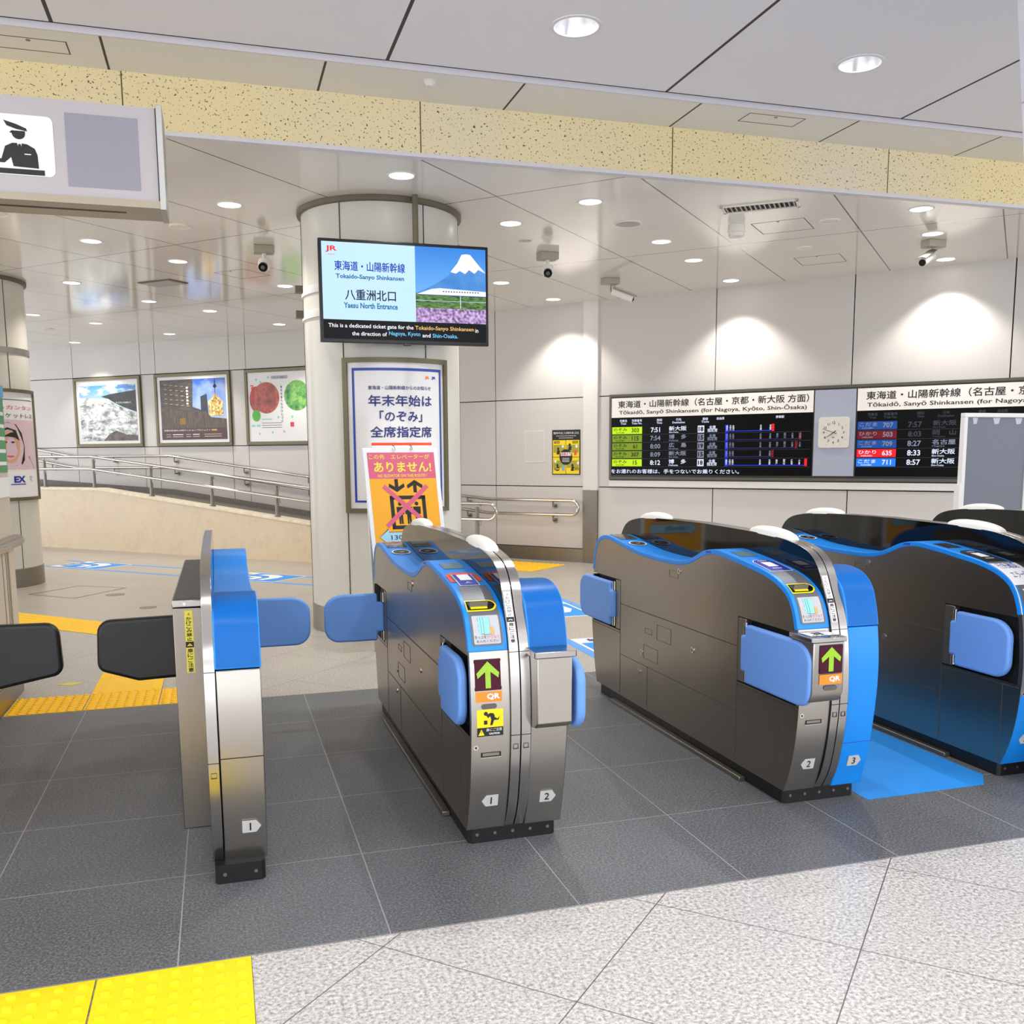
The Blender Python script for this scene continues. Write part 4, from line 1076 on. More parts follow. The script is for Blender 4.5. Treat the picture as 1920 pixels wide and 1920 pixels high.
pol(b, [(.11, .62), (.8, .52), (1.04, .55), (1.15, .45), (w - .1, .42), (w - .1, .25), (.11, .25)], street, y=y3_)
wl = mat('poster lit window', '#c8a060', .3)
for r_ in range(5):
    for c_ in range(5):
        xx = .2 + c_ * .115; zz = .98 - r_ * .075 - c_ * .012; rect(b, xx, xx + .055, zz, zz + .012, wl, y=y3_)
for r_ in range(6): rect(b, .66, .70, .66 + r_ * .05, .69 + r_ * .05, 'paper', y=y4_)
pol(b, [(.95, .78), (1.08, .82), (1.1, .5), (.95, .5)], mat('poster tower', '#27303c', .3), y=y2_)
pol(b, [(1.10, .70), (1.20, .76), (1.32, .76), (1.40, .69), (1.40, .47), (1.12, .47)], gold, y=y4_)
rect(b, 1.245, 1.255, .74, 1.06, 'ink', y=y4_); pol(b, [(1.21, .93), (1.25, .98), (1.29, .93), (1.25, .90)], 'ink', y=y4_); pol(b, [(1.2, .76), (1.25, .84), (1.30, .76)], 'tan', y=y4_)
for k in range(5): rect(b, .5, .62, .34 + k * .0, .44, wl, y=y4_)
rect(b, .11, w - .10, .10, .28, mat('poster maroon', '#4a2420', .3), y=y4_); rect(b, 1.15, 1.26, .235, .26, 'tan', y=-.0255)
text(b, '京都四条烏丸150邸マンションプロジェクト', .16, 1.13, .235, .262, 'paper', y=-.0255, bold=.02)
for k, (a, c_) in enumerate(((.2, .3), (.34, .56), (.62, .72), (.76, .9), (1.0, 1.35))):
    rect(b, a, c_, .175, .187, 'paper' if k % 2 else 'tan', y=-.0255); rect(b, a, c_, .142, .152, 'grey_light', y=-.0255)
b.build('picture', t, smooth=False)
t, w = poster_frame(1.16, -.3, 'framed white leaflet poster with a red maple circle, beside the column')
mapl = fract('poster maple', [(.3, '#3a2418'), (.45, '#a03a28'), (.6, '#c85a40'), (.72, '#7a8a90')], 7)
gard = fract('poster garden', [(.3, '#20402a'), (.45, '#4a9a3a'), (.6, '#8ac860'), (.72, '#d89048')], 8)
b = MB(); ell(b, .40, .72, .25, .24, mapl, y=y1_, n=36); ell(b, .21, .70, .13, .20, mapl, y=y1_ + .0003, n=30)
ell(b, .98, .74, .24, .23, gard, y=y1_); ell(b, .2, .45, .08, .09, mat('poster green', '#5ab83a', .4), y=y2_)
text(b, '秋の京都へもうひとつ', .72, .73, .9, .91, 'paper', y=y1_)
for i, ch in enumerate('秋の京都へもうひとつの'): text(b, ch, .675, .71, .86 - i * .052, .895 - i * .052, 'ink', y=y3_)
v_, f_2, _a = tm('Akusai', .03)
b.add([(.165 - .07 * p[1], y3_, .62 + .30 * p[0]) for p in v_], f_2, 'pinkink')
pol(b, rr(.5, .82, 1.0, 1.05, .02), 'grey_light', y=y1_); text(b, 'そうだ 京都へ', .54, .78, 1.01, 1.035, 'ink', y=y2_)
rect(b, .3, .5, .385, .40, 'mint', y=y1_)
for k in range(3): rect(b, .3, .68, .33 - k * .035, .338 - k * .035, 'grey', y=y1_)
rect(b, .84, .91, .27, .34, 'pinkink', y=y1_)
rect(b, .1, .17, .28, .31, 'mint', y=y1_); rect(b, .2, .27, .28, .31, 'mint', y=y1_)
for (x, z) in ((.22, 1.0), (.3, .96), (.45, 1.03), (.62, .42), (.88, .42), (.72, .2), (.25, .17), (.5, .19)): ell(b, x, z, .02, .02, 'mint', y=y2_, n=6)
b.build('picture', t, smooth=False)

# small yellow warning poster and blank sheet on the left wall
t = wthing('warning_poster', 'small black and yellow poster above the looped handrail', 'poster', L0, DA, .555, 1.12)
b = MB(); b.box(0, .41, -.006, 0, 0, .57, 'ink'); b.build('sheet', t, smooth=False)
b = MB(); rect(b, .012, .398, .012, .44, 'tactile_new', y=-.007)
yg = mat('olive print', '#a8a418', .4)
for (a, c_, e, g_) in ((.02, .19, .25, .42), (.215, .39, .25, .42), (.02, .19, .06, .22), (.215, .39, .06, .22)): rect(b, a, c_, e + .03, g_ - .04, yg, y=-.0074)
rect(b, .2, .206, .012, .44, 'ink', y=-.0078); rect(b, .012, .398, .222, .228, 'ink', y=-.0078)
ell(b, .203, .225, .095, .1, 'ink', y=-.0082); rect(b, .13, .28, .24, .285, 'paper', y=-.0086); text(b, '係員まで', .137, .273, .247, .28, 'pinkink', y=-.009, bold=.04)
for k in range(3): rect(b, .15, .255, .165 + k * .02, .172 + k * .02, 'paper', y=-.0086)
rect(b, .325, .36, .25, .31, 'red', y=-.0086); rect(b, .145, .185, .05, .12, mat('pale blue print', '#7fb4cf', .5), y=-.009)
for (x, z) in ((.09, .33), (.26, .38), (.30, .12), (.08, .12)):
    ell(b, x, z, .016, .018, 'ink', y=-.0086, n=12); pol(b, [(x - .025, z - .07), (x + .02, z - .07), (x + .028, z - .02), (x - .01, z - .015)], 'ink', y=-.0086)
for (x, z) in ((.16, .36), (.36, .36), (.05, .17), (.38, .15)): ell(b, x, z, .018, .02, 'paper', y=-.009, n=14)
for x, s_ in ((.03, '不審者'), (.3, '危険品'), (.03, '不審物'), (.31, '具合')):
    z = .40 if s_ in ('不審者', '危険品') else .06; rect(b, x, x + .08, z, z + .028, 'ink', y=-.0088); text(b, s_, x + .006, x + .074, z + .004, z + .024, 'tactile_new', y=-.0092, bold=.02)
text(b, '気がかりなことがありましたら', .02, .39, .515, .545, 'paper', y=-.0075, bold=.03)
rect(b, .06, .35, .49, .495, 'paper', y=-.0075); rect(b, .1, .31, .465, .47, 'paper', y=-.0075); b.build('print', t, smooth=False)
t = wthing('blank_sheet', 'blank white sheet taped to the wall left of the yellow poster', 'paper', L0, DA, .97, 1.28)
b = MB(); b.box(0, .30, -.002, 0, 0, .41, mat('blank sheet paper', '#d4d1ca', .4)); b.build('sheet', t, smooth=False)
b = MB(); frame(b, 0, .30, 0, .41, .012, -.003, -.0021, 'white'); b.build('tape', t, smooth=False)

# ------------------------------------------------------------------ departure board
M['rimc'] = mat('board rim', '#5f5c56', .45, .3); M['scr'] = mat('black screen', '#040404', .35, spec=.12); M['hdr'] = mat('header panel', '#e8e3dc', .3, em='#e8e3dc', es=.12)
t = wthing('departure_board', 'long wall departure board with black screens and white headings', 'departure board', C0, CD, .20, .97)
# local: x = s-.20, z = z-.97
b = MB(); b.box(0, 5.2, -.03, 0, .085, 1.13, 'dkframe'); b.build('casing', t, smooth=False, bevel=.004)
b = MB(); b.box(-.0, 5.2, -.034, 0, .012, .085, 'white'); b.build('ledge', t, smooth=False)
b = MB(); frame(b, 0, 5.2, .10, 1.13, .03, -.042, -.03, 'rimc'); b.build('rim', t, smooth=False)
lw_ = emis('led white', '#dfe6ff', 1.0); lw2 = emis('led white soft', '#aab2cc', .55); lw3 = emis('led white faint', '#6f7488', .30)
lg1 = emis('led lime', '#c4ee10', .95); lg2 = emis('led lime soft', '#98b820', .62); lbl = emis('led blue', '#1f7cff', 1.0); lb2 = emis('led blue soft', '#2058b0', .7)
lrd = emis('led red', '#f01c2c', .95); lr2 = emis('led red soft', '#8c1c28', .6); ln1 = emis('led line blue', '#2838d8', .9); ln2 = emis('led line dim', '#3a2c80', .6); dkk = emis('led numeral dark', '#202804', .1)
def board(x0, x1, rows, scroll, heads):
    b = MB(); b.box(x0, x1, -.038, -.03, .85, 1.085, 'hdr'); h = b.build('heading', t, smooth=False)
    b = MB(); Y_ = -.0395
    text(b, '東海道・山陽新幹線（名古屋・京都・新大阪 方面）', x0 + .09, x0 + 2.40, .963, 1.050, 'ink', y=Y_, bold=.02); text(b, 'Tōkaidō, Sanyō Shinkansen (for Nagoya, Kyōto, Shin-Ōsaka)', x0 + .10, x0 + 2.38, .875, .945, 'ink', y=Y_, bold=.012)
    b.build('lettering', h, smooth=False)
    b = MB(); b.box(x0, x1, -.035, -.03, .155, .85, 'scr'); scn = b.build('screen', t, smooth=False)
    b = MB(); Y_ = -.0362
    hc = lw_ if heads else lw3
    for (a, s_) in ((.09, '列車名\nTrain'), (.27, '列車番号\nTrain No.'), (.60, '時刻\nTime'), (.81, '行先\nDestination'), (1.14, '番線\nTracks'), (1.36, '自由席'), (2.05, '停車駅')):
        text(b, s_, x0 + a, x0 + a + (.07 if len(s_) < 9 else .14), .765 if '\n' in s_ else .795, .825, hc, y=Y_, bold=.02, ls=.9, keep='h')
    for i, (nm, rm, num, tim, dst, en, trk, kd, st) in enumerate(rows):
        zt = .735 - .0975 * i; zb = zt - .085; W1, c_, = (lw_, lg1) if kd == 2 else ((lw2, lg2) if kd == 1 else (lw3, lg2))
        bx = {'N': lg1 if kd == 2 else lg2, 'K': lbl if kd == 2 else lb2, 'H': lrd if kd == 2 else lr2}[rm[0]]
        rect(b, x0 + .01, x0 + .41, zb, zt, bx, y=Y_); tc = dkk if rm[0] == 'N' else (lw_ if kd == 2 else lw2)
        text(b, nm, x0 + .03, x0 + .21, zb + .035, zt - .012, tc, y=Y_ - .001, bold=.02); text(b, rm, x0 + .06, x0 + .17, zb + .008, zb + .024, tc, y=Y_ - .001)
        text(b, num, x0 + .25, x0 + .39, zb + .018, zt - .015, tc, y=Y_ - .001, bold=.02, keep='h')
        text(b, tim, x0 + .50, x0 + .67, zb + .015, zt - .012, W1, y=Y_, bold=.02, keep='h')
        text(b, dst, x0 + .76, x0 + .98, zb + .03, zt - .003, W1, y=Y_, bold=.03, keep='hl' if len(dst) > 3 else None); text(b, en, x0 + .76, x0 + .88, zb + .004, zb + .022, W1, y=Y_)
        rect(b, x0, x1 - .02, zb - .008, zb - .005, lw3, y=Y_)
        if trk:
            rect(b, x0 + 1.12, x0 + 1.20, zb + .002, zt - .002, lw_ if kd == 2 else lw2, y=Y_); text(b, trk, x0 + 1.13, x0 + 1.19, zb + .015, zt - .015, dkk, y=Y_ - .001, bold=.04)
            text(b, '全車\n指定席', x0 + 1.24, x0 + 1.36, zb + .006, zt - .004, W1, y=Y_, bold=.02, ls=.8)
            ln = ln1 if kd == 2 else ln2; rect(b, x0 + 1.455, x0 + 1.49, zb, zt, ln1, y=Y_); rect(b, x0 + 1.49, x0 + st, zb + .008, zb + .016, ln, y=Y_)
            for k, (a, s_) in enumerate(((1.465, '東\n京'), (1.505, '品\n川'), (1.54, '新横浜'), (1.86, '名古屋'), (1.97, '京\n都'))):
                text(b, '\n'.join(s_) if '\n' not in s_ else s_, x0 + a, x0 + a + .022, zb + .018, zt - .006, W1, y=Y_ - .0006, ls=.8)
            if st > 2.1:
                for k in range(4): text(b, '神\n戸' if k == 0 else ('岡\n山' if k == 1 else ('広\n島' if k == 2 else '小\n倉')), x0 + 2.05 + k * .085, x0 + 2.072 + k * .085, zb + .02, zt - .006, W1, y=Y_ - .0006, ls=.8)
            rect(b, x0 + st, x0 + st + .03, zb + .004, zt, lrd if kd == 2 else lr2, y=Y_)
    if scroll: text(b, scroll, x0 + .0, x0 + 1.63, .173, .225, lw_, y=Y_, bold=.02)
    b.build('led_lettering', scn, smooth=False)
board(.03, 2.48, [('のぞみ', 'NOZOMI', '303', '7:51', '新大阪', 'Shin-Osaka', '18', 2, 1.995), ('のぞみ', 'NOZOMI', '115', '7:54', '博　多', 'Hakata', '15', 1, 2.30), ('のぞみ', 'NOZOMI', '61', '8:00', '広　島', 'Hiroshima', '19', 1, 2.26),
                  ('のぞみ', 'NOZOMI', '307', '8:09', '新大阪', 'Shin-Osaka', '15', 1, 1.995), ('のぞみ', 'NOZOMI', '15', '8:12', '博　多', 'Hakata', '18', 2, 2.37)], 'をお連れのお客様は、手をつないでお乗りください。', 1)
board(2.945, 5.17, [('こだま', 'KODAMA', '707', '7:57', '新大阪', 'Shin-Osaka', '', 0, 0), ('ひかり', 'HIKARI', '503', '8:03', '岡　山', 'Okayama', '', 0, 0), ('こだま', 'KODAMA', '709', '8:27', '名古屋', 'Nagoya', '', 1, 0),
                   ('ひかり', 'HIKARI', '635', '8:33', '新大阪', 'Shin-Osaka', '', 2, 0), ('こだま', 'KODAMA', '711', '8:57', '新大阪', 'Shin-Osaka', '', 2, 0)], None, 0)
b = MB(); b.box(2.495, 2.93, -.038, -.03, .155, 1.085, mat('clock panel', '#aab0c2', .35)); b.build('clock_panel', t, smooth=False)
t = wthing('wall_clock', 'square white clock with rounded corners between the two screens', 'clock', C0, CD, 2.745, .97 + .46, off=.041)
M['face'] = mat('clock face', '#dcd8ce', .4)
b = MB(); b.prism(rr(-.165 + .165, .33, 0, .33, .03, 5), -.012, -.001, 'y', 'face'); b.build('case', t, smooth=False, bevel=.003)
b = MB(); cx = cz = .165
for k in range(12):
    a = PI / 2 - 2 * PI * (k + 1) / 12; s_ = str(k + 1); text(b, s_, cx + .105 * math.cos(a) - .02, cx + .105 * math.cos(a) + .02, cz + .105 * math.sin(a) - .0135, cz + .105 * math.sin(a) + .0135, 'ink', y=-.0135, keep='h', bold=.01)
    kx = .14 / max(abs(math.cos(a)), abs(math.sin(a))) * .92; ell(b, cx + kx * math.cos(a), cz + kx * math.sin(a), .003, .003, 'ink', y=-.0135, n=6)
text(b, 'JR', cx - .018, cx + .014, cz - .06, cz - .045, 'pinkink', y=-.0135, bold=.05)
b.build('numerals', t, smooth=False)
def hand(deg, L, w, tail, nm, y):
    a = R(90 - deg); d = Vector((math.cos(a), math.sin(a))); n = Vector((-d.y, d.x)) * w; c = Vector((cx, cz)); b = MB()
    b.prism([tuple(c - d * tail - n), tuple(c - d * tail + n), tuple(c + d * L + n * .6), tuple(c + d * L - n * .6)][::-1], y - .002, y, 'y', 'ink'); b.build(nm, t, smooth=False)
hand(234.5, .088, .004, .03, 'hour_hand', -.015); hand(289, .128, .0028, .035, 'minute_hand', -.018)

# ------------------------------------------------------------------ hanging screen
t = thing('hanging_screen', 'large flat screen hung from the ceiling in front of the column', 'screen', (1.35, 7.0, 2.17)); o = (1.35, 7.0, 2.17)
b = MB(); b.box(.735, 1.965, 7.0, 7.045, 2.180, 2.890, mat('screen casing', '#0c0d14', .3)); b.build('casing', t, o, bevel=.004)
b = MB(); b.box(.95, 1.75, 7.045, 7.10, 2.3, 2.75, 'dkframe'); b.build('rear_box', t, o, bevel=.01)
b = MB(); b.cyl((1.452, 7.115, 2.6), (1.452, 7.115, HF), .022, 'ring', 16); b.box(1.40, 1.50, 7.10, 7.13, 2.5, 2.7, 'ring'); b.build('ceiling_pole', t, o)
b = MB(); b.box(1.33, 1.38, 7.0, 7.03, 2.168, 2.182, 'dkframe'); b.build('sensor_foot', t, o, bevel=.003)
scL = emis('screen pale blue', '#c3e6fb', .98); scK = emis('screen black', '#0a0c14', .3); yS = 6.998
m = emis('screen sky', '#4a94e4', 1.); q = N(m); sx = q.n('ShaderNodeSeparateXYZ'); q.l(q.obj(), sx.inputs[0]); q.emit(q.ramp(sx.outputs[2], [(.35, '#6aaeee'), (.68, '#3c86dc')]), 1.); scS = m
m = emis('screen mountain', '#4a86c8', 1.); q = N(m); q.emit(q.ramp(q.noise(10, 3), [(.3, '#3f7fc8'), (.7, '#5a98dc')]), 1.); scM = m
m = emis('screen field', '#5a8a3a', 1.); q = N(m); q.emit(q.ramp(q.noise(22, 5, q.map((1, 1, 3))), [(.35, '#2c3c30'), (.55, '#5f8a40'), (.7, '#8a9a80')]), .9); scF = m
m = emis('screen flowers', '#b090d0', 1.); q = N(m); q.emit(q.ramp(q.noise(45, 4), [(.35, '#5a5a48'), (.48, '#a080b8'), (.65, '#d8b8e8')]), 1.); scP = m
scW = emis('screen white', '#f4f7ff', 1.); scB = emis('screen ink blue', '#1038b8', .9); scT = emis('screen ink teal', '#2070a8', .9); scD = emis('screen ink navy', '#101c50', .8)
scR = emis('screen red', '#e83838', 1.); scO = emis('screen orange', '#f0c070', 1.); scC = emis('screen cyan', '#70c8f8', 1.)
b = MB(); rect(b, .757, 1.42, 2.338, 2.868, scL, y=yS); rect(b, .757, 1.945, 2.205, 2.338, scK, y=yS); rect(b, 1.42, 1.945, 2.338, 2.868, scS, y=yS); b.build('display', t, o, smooth=False)
b = MB(); y_ = yS - .001
pol(b, [(1.42, 2.54), (1.55, 2.60), (1.66, 2.67), (1.73, 2.76), (1.765, 2.825), (1.80, 2.83), (1.83, 2.826), (1.87, 2.78), (1.945, 2.70), (1.945, 2.54)], scM, y=y_)
pol(b, [(1.68, 2.70), (1.73, 2.76), (1.765, 2.825), (1.80, 2.83), (1.83, 2.826), (1.87, 2.78), (1.945, 2.70), (1.89, 2.725), (1.86, 2.695), (1.82, 2.72), (1.79, 2.69), (1.75, 2.71), (1.72, 2.69)], scW, y=y_ - .001)
rect(b, 1.42, 1.945, 2.44, 2.545, scF, y=y_ - .001); rect(b, 1.42, 1.945, 2.338, 2.44, scP, y=y_ - .0012)
pol(b, [(1.43, 2.535), (1.47, 2.55), (1.54, 2.575), (1.60, 2.582), (1.945, 2.568), (1.945, 2.535)], scW, y=y_ - .002)
for k in range(14): rect(b, 1.62 + k * .02, 1.631 + k * .02, 2.556, 2.563, scD, y=y_ - .003)
rect(b, 1.43, 1.945, 2.530, 2.534, scB, y=y_ - .003); rect(b, 1.75, 1.754, 2.44, 2.535, scW, y=y_ - .003); rect(b, 1.42, 1.945, 2.49, 2.493, scL, y=y_ - .003)
b.build('photo', t, o, smooth=False)
b = MB()
text(b, 'JR', .785, .865, 2.795, 2.84, scR, y=y_, bold=.03); text(b, 'JR東海', .80, .85, 2.775, 2.786, scR, y=y_)
text(b, '東海道・山陽新幹線', .845, 1.345, 2.675, 2.742, scB, y=y_, bold=.02); text(b, 'Tokaido-Sanyo Shinkansen', .852, 1.338, 2.612, 2.652, scT, y=y_, bold=.03)
text(b, '八重洲北口', .915, 1.275, 2.475, 2.548, scD, y=y_, bold=.02); text(b, 'Yaesu North Entrance', .902, 1.288, 2.418, 2.458, scT, y=y_, bold=.03)
for (s_, a, c_, z, mt_) in (('This is a dedicated ticket gate for the', .79, 1.40, 0, scW), ('Tokaido-Sanyo Shinkansen', 1.412, 1.85, 0, scO), ('in', 1.862, 1.885, 0, scW),
                           ('the direction of', .955, 1.205, 1, scW), ('Nagoya,', 1.22, 1.345, 1, scC), ('Kyoto', 1.36, 1.45, 1, scC), ('and', 1.465, 1.525, 1, scW), ('Shin-Osaka.', 1.54, 1.73, 1, scC)):
    text(b, s_, a, c_, 2.275 - z * .045, 2.275 - z * .045 + (.036 if any(ch in s_ for ch in 'gy,') else .028), mt_, y=y_)
b.build('lettering', t, o, smooth=False)

# ------------------------------------------------------------------ stand sign
t = thing('stand_sign', 'leaning stand sign, pink and orange, crossing out an elevator pictogram', 'sign', (1.2, 6.45, 0), R(2)); 
th = R(5); ct, st_ = math.cos(th), math.sin(th)
E0 = lambda u, v, d=0.: (u + .012 - (v - 1.0) * .06, (v - .5) * st_ - .07 - d * ct, v)
def ebox(b, u0, u1, v0, v1, d0, d1, mt):
    v = [E0(u, w, d) for d in (d0, d1) for w in (v0, v1) for u in (u0, u1)]
    b.add(v, [(0, 2, 3, 1), (4, 5, 7, 6), (0, 1, 5, 4), (2, 6, 7, 3), (0, 4, 6, 2), (1, 3, 7, 5)], mt)
b = MB(); ebox(b, -.262, .252, .62, 1.43, 0, .012, 'paper'); b.build('board', t, smooth=False, bevel=.003)
orn = mat('orange sheet', '#f7ae18', .5); q = N(orn); q.bump(q.noise(5, 2, q.map((1, 1, 3))), .4, .01); pk = mat('pink sheet', '#d9607c', .5)
D = lambda d: (lambda u, v: E0(u, v, d))
b = MB(); rect(b, -.235, .225, .66, 1.225, orn, fn=D(.0135), nz=4); rect(b, -.235, .225, 1.225, 1.40, pk, fn=D(.0135)); b.build('sheet', t, smooth=False)
b = MB(); I = 'ink'
text(b, 'この先　エレベーターが', -.225, .19, 1.355, 1.388, 'stk_y', D(.0145), bold=.015); text(b, 'ありません!', -.195, .195, 1.27, 1.335, 'stk_y', D(.0145), bold=.04)
text(b, 'NO ELEVATOR ON THIS ROUTE !', -.175, .16, 1.235, 1.255, 'stk_y', D(.0145), bold=.01)
a_ = [(-.01, 0), (.01, 0)]
def arr(cx, z0, z1, up):
    s = 1 if up else -1; za = z1 if up else z0; zb = z0 if up else z1
    pol(b, [(cx - .012, zb), (cx + .012, zb), (cx + .012, za - s * .03), (cx - .012, za - s * .03)], I, fn=D(.0145))
    pol(b, [(cx, za), (cx + .055, za - s * .035), (cx + .05, za - s * .058), (cx, za - s * .028), (cx - .05, za - s * .058), (cx - .055, za - s * .035)], I, fn=D(.0148))
arr(-.055, 1.135, 1.222, False); arr(.07, 1.13, 1.215, True)
for (a, c_, e, g_) in ((-.11, .135, 1.085, 1.11), (-.11, .135, .885, .91), (-.11, -.085, .885, 1.11), (.11, .135, .885, 1.11)): rect(b, a, c_, e, g_, I, fn=D(.0145))
for cx in (-.045, .012, .07):
    ell(b, cx, 1.055 if cx != .012 else 1.045, .013, .013, I, fn=D(.0145), n=14)
    pol(b, [(cx - .026, 1.035), (cx + .026, 1.035), (cx + .024, .985), (cx + .014, .985), (cx + .014, .92), (cx + .002, .92), (cx, .97), (cx - .002, .92), (cx - .014, .92), (cx - .014, .985), (cx - .024, .985)], I, fn=D(.0147))
for (p, q_) in (((-.145, 1.175), (.155, .895)), ((-.145, .905), (.155, 1.175))):
    p, q_ = Vector(p), Vector(q_); d = (q_ - p).normalized(); n = Vector((-d.y, d.x)) * .015
    pol(b, [tuple(p + n), tuple(p - n), tuple(q_ - n), tuple(q_ + n)], pk, fn=D(.0152 if p.y > 1 else .0156))
ab = mat('pale blue arrow', '#9fd4ea', .5)
ao = [(-.205, .832), (-.14, .892), (-.14, .868), (.18, .868), (.18, .796), (-.14, .796), (-.14, .772)]
pol(b, ao, I, fn=D(.0145)); pol(b, [(p[0] * .985 + (.0), .832 + (p[1] - .832) * .9) for p in ao], ab, fn=D(.015)); text(b, '130m先', -.125, .06, .812, .852, I, D(.0156))
b.build('print', t, smooth=False)
b = MB()
for u in (-.05, .07): b.tube([E0(u, 1.45, -.01), E0(u, 1.44, .02), E0(u + .004, 1.415, .022)], .007, 'chrome', 8)
b.build('clips', t)
for (u, dy) in ((-.24, 0), (.23, 0), (-.2, .3), (.19, .3)):
    b = MB(); b.tube([E0(u, 1.42 if dy == 0 else 1.3, -.012), (u + .02, -.1 + dy + (0 if dy else .0), .0)], .011, 'alu', 8); b.build('leg', t)

# ------------------------------------------------------------------ hanging staff sign (left)
t = thing('hanging_sign', 'grey box sign with a uniformed staff pictogram, hung top left', 'sign', (-.9, 4.2, 2.36)); o = (-.9, 4.2, 2.36)
M['signgrey'] = mat('sign face', '#b4aeb0', .35); M['sqg'] = mat('faded patch', '#8f8d98', .45); M['brn'] = mat('sign underside', '#a39a86', .35, .3)
b = MB(); b.box(-2.1, -.168, 4.1, 4.30, 2.362, 2.706, 'signgrey'); b.build('box', t, o, smooth=False)
b = MB(); b.box(-2.1, -.150, 4.09, 4.31, 2.335, 2.362, 'brn'); b.box(-2.1, -.3, 4.18, 4.2, 2.334, 2.336, 'ink'); b.build('bottom_rail', t, o, smooth=False)
b = MB(); b.box(-.168, -.146, 4.085, 4.315, 2.33, 2.715, 'alu'); b.box(-.172, -.168, 4.097, 4.1, 2.36, 2.706, 'ink'); b.build('end_cap', t, o, smooth=False, bevel=.002)
b = MB(); Y4 = 4.0985; pol(b, rr(-.80, -.534, 2.425, 2.640, .022), 'paper', y=Y4); b.build('pictogram_panel', t, o, smooth=False)
b = MB(); rect(b, -.492, -.236, 2.398, 2.662, 'sqg', y=Y4); b.build('blank_patch', t, o, smooth=False)
b = MB(); K = 'ink'; Y5 = 4.0975
pol(b, [(-.70, 2.617), (-.66, 2.606), (-.625, 2.592), (-.622, 2.582), (-.66, 2.588), (-.69, 2.598)], K, y=Y5)
ell(b, -.652, 2.573, .0225, .021, K, y=Y5, n=18, a0=PI, a1=2 * PI); rect(b, -.6745, -.6295, 2.573, 2.582, K, y=Y5); pol(b, [(-.6745, 2.582), (-.683, 2.574), (-.67, 2.572)], K, y=Y5)
pol(b, [(-.70, 2.525), (-.675, 2.538), (-.659, 2.538), (-.651, 2.500), (-.643, 2.538), (-.625, 2.536), (-.600, 2.522), (-.592, 2.50), (-.590, 2.452), (-.676, 2.455), (-.682, 2.487)], K, y=Y5)
pol(b, [(-.70, 2.525), (-.682, 2.487), (-.705, 2.466), (-.76, 2.466), (-.76, 2.478), (-.715, 2.48)], K, y=Y5)
pol(b, [(-.655, 2.535), (-.647, 2.535), (-.644, 2.51), (-.651, 2.500), (-.658, 2.51)], K, y=Y5 - .0012)
rect(b, -.636, -.614, 2.4985, 2.502, 'paper', y=Y5 - .001); rect(b, -.76, -.571, 2.428, 2.447, K, y=Y5); b.build('staff_pictogram', t, o, smooth=False)
for x in (-1.15, -1.9):
    b = MB(); b.cyl((x, 4.2, 2.70), (x, 4.2, HN), .015, 'alu', 12); b.build('hanger', t, o)

# ------------------------------------------------------------------ grey notice stand, right
t = thing('notice_stand', 'tall grey blank panel stand in a white frame before the right screen', 'notice stand', (5.72, 6.0, 0)); o = (5.72, 6.0, 0)
M['pgrey'] = mat('grey felt panel', '#70757f', .55)
b = MB(); b.box(5.435, 6.01, 6.0, 6.03, .25, 1.64, 'pgrey'); b.build('panel', t, o, smooth=False)
b = MB(); frame(b, 5.41, 6.04, .22, 1.67, .032, 5.99, 6.035, 'white'); b.build('frame', t, o, smooth=False, bevel=.003)
for x in (5.39, 6.04): b = MB(); b.box(x, x + .035, 5.985, 6.04, 0, 1.13, 'white'); b.box(x - .01, x + .045, 5.8, 6.22, 0, .03, 'white'); b.build('leg', t, o, smooth=False)
for x, w in ((5.49, .05), (5.68, .07), (5.89, .07)): b = MB(); pol(b, [(x, 1.635), (x + w, 1.635), (x + w * .8, 1.59), (x + w * .25, 1.585)], mat('tape', '#b9c0c8', .4), y=5.9985); b.build('tape', t, o, smooth=False)

# ------------------------------------------------------------------ leaning clad pillar at the right edge
t = thing('clad_pillar', 'pale panelled pillar cutting the top right corner of the picture', 'pillar', (3.3, 2.85, 0)); o = (3.3, 2.85, 0)
pe = lambda z: 2.787 + (3.60 - z) * .135
b = MB()
zz = [0, 1.2, 2.31, 2.66, HN]
cl = mat('pillar cladding', '#c4c6cc', .4)
for i in range(4):
    a, c_ = zz[i] + .004, zz[i + 1] - .004
    v = [(pe(z), y, z) for z in (a, c_) for y in (2.78, 3.03)] + [(4.0, y, z) for z in (a, c_) for y in (2.78, 3.03)]
    b.add(v, [(0, 2, 3, 1), (4, 5, 7, 6), (0, 4, 6, 2), (1, 3, 7, 5), (0, 1, 5, 4), (2, 6, 7, 3)], cl)
b.build('cladding', t, o, smooth=False)
b = MB(); v = [(pe(z) + .01, y, z) for z in (0, HN) for y in (2.79, 3.02)] + [(3.99, y, z) for z in (0, HN) for y in (2.79, 3.02)]
b.add(v, [(0, 2, 3, 1), (4, 5, 7, 6), (0, 4, 6, 2), (1, 3, 7, 5)], 'gap'); b.build('core', t, o, smooth=False)

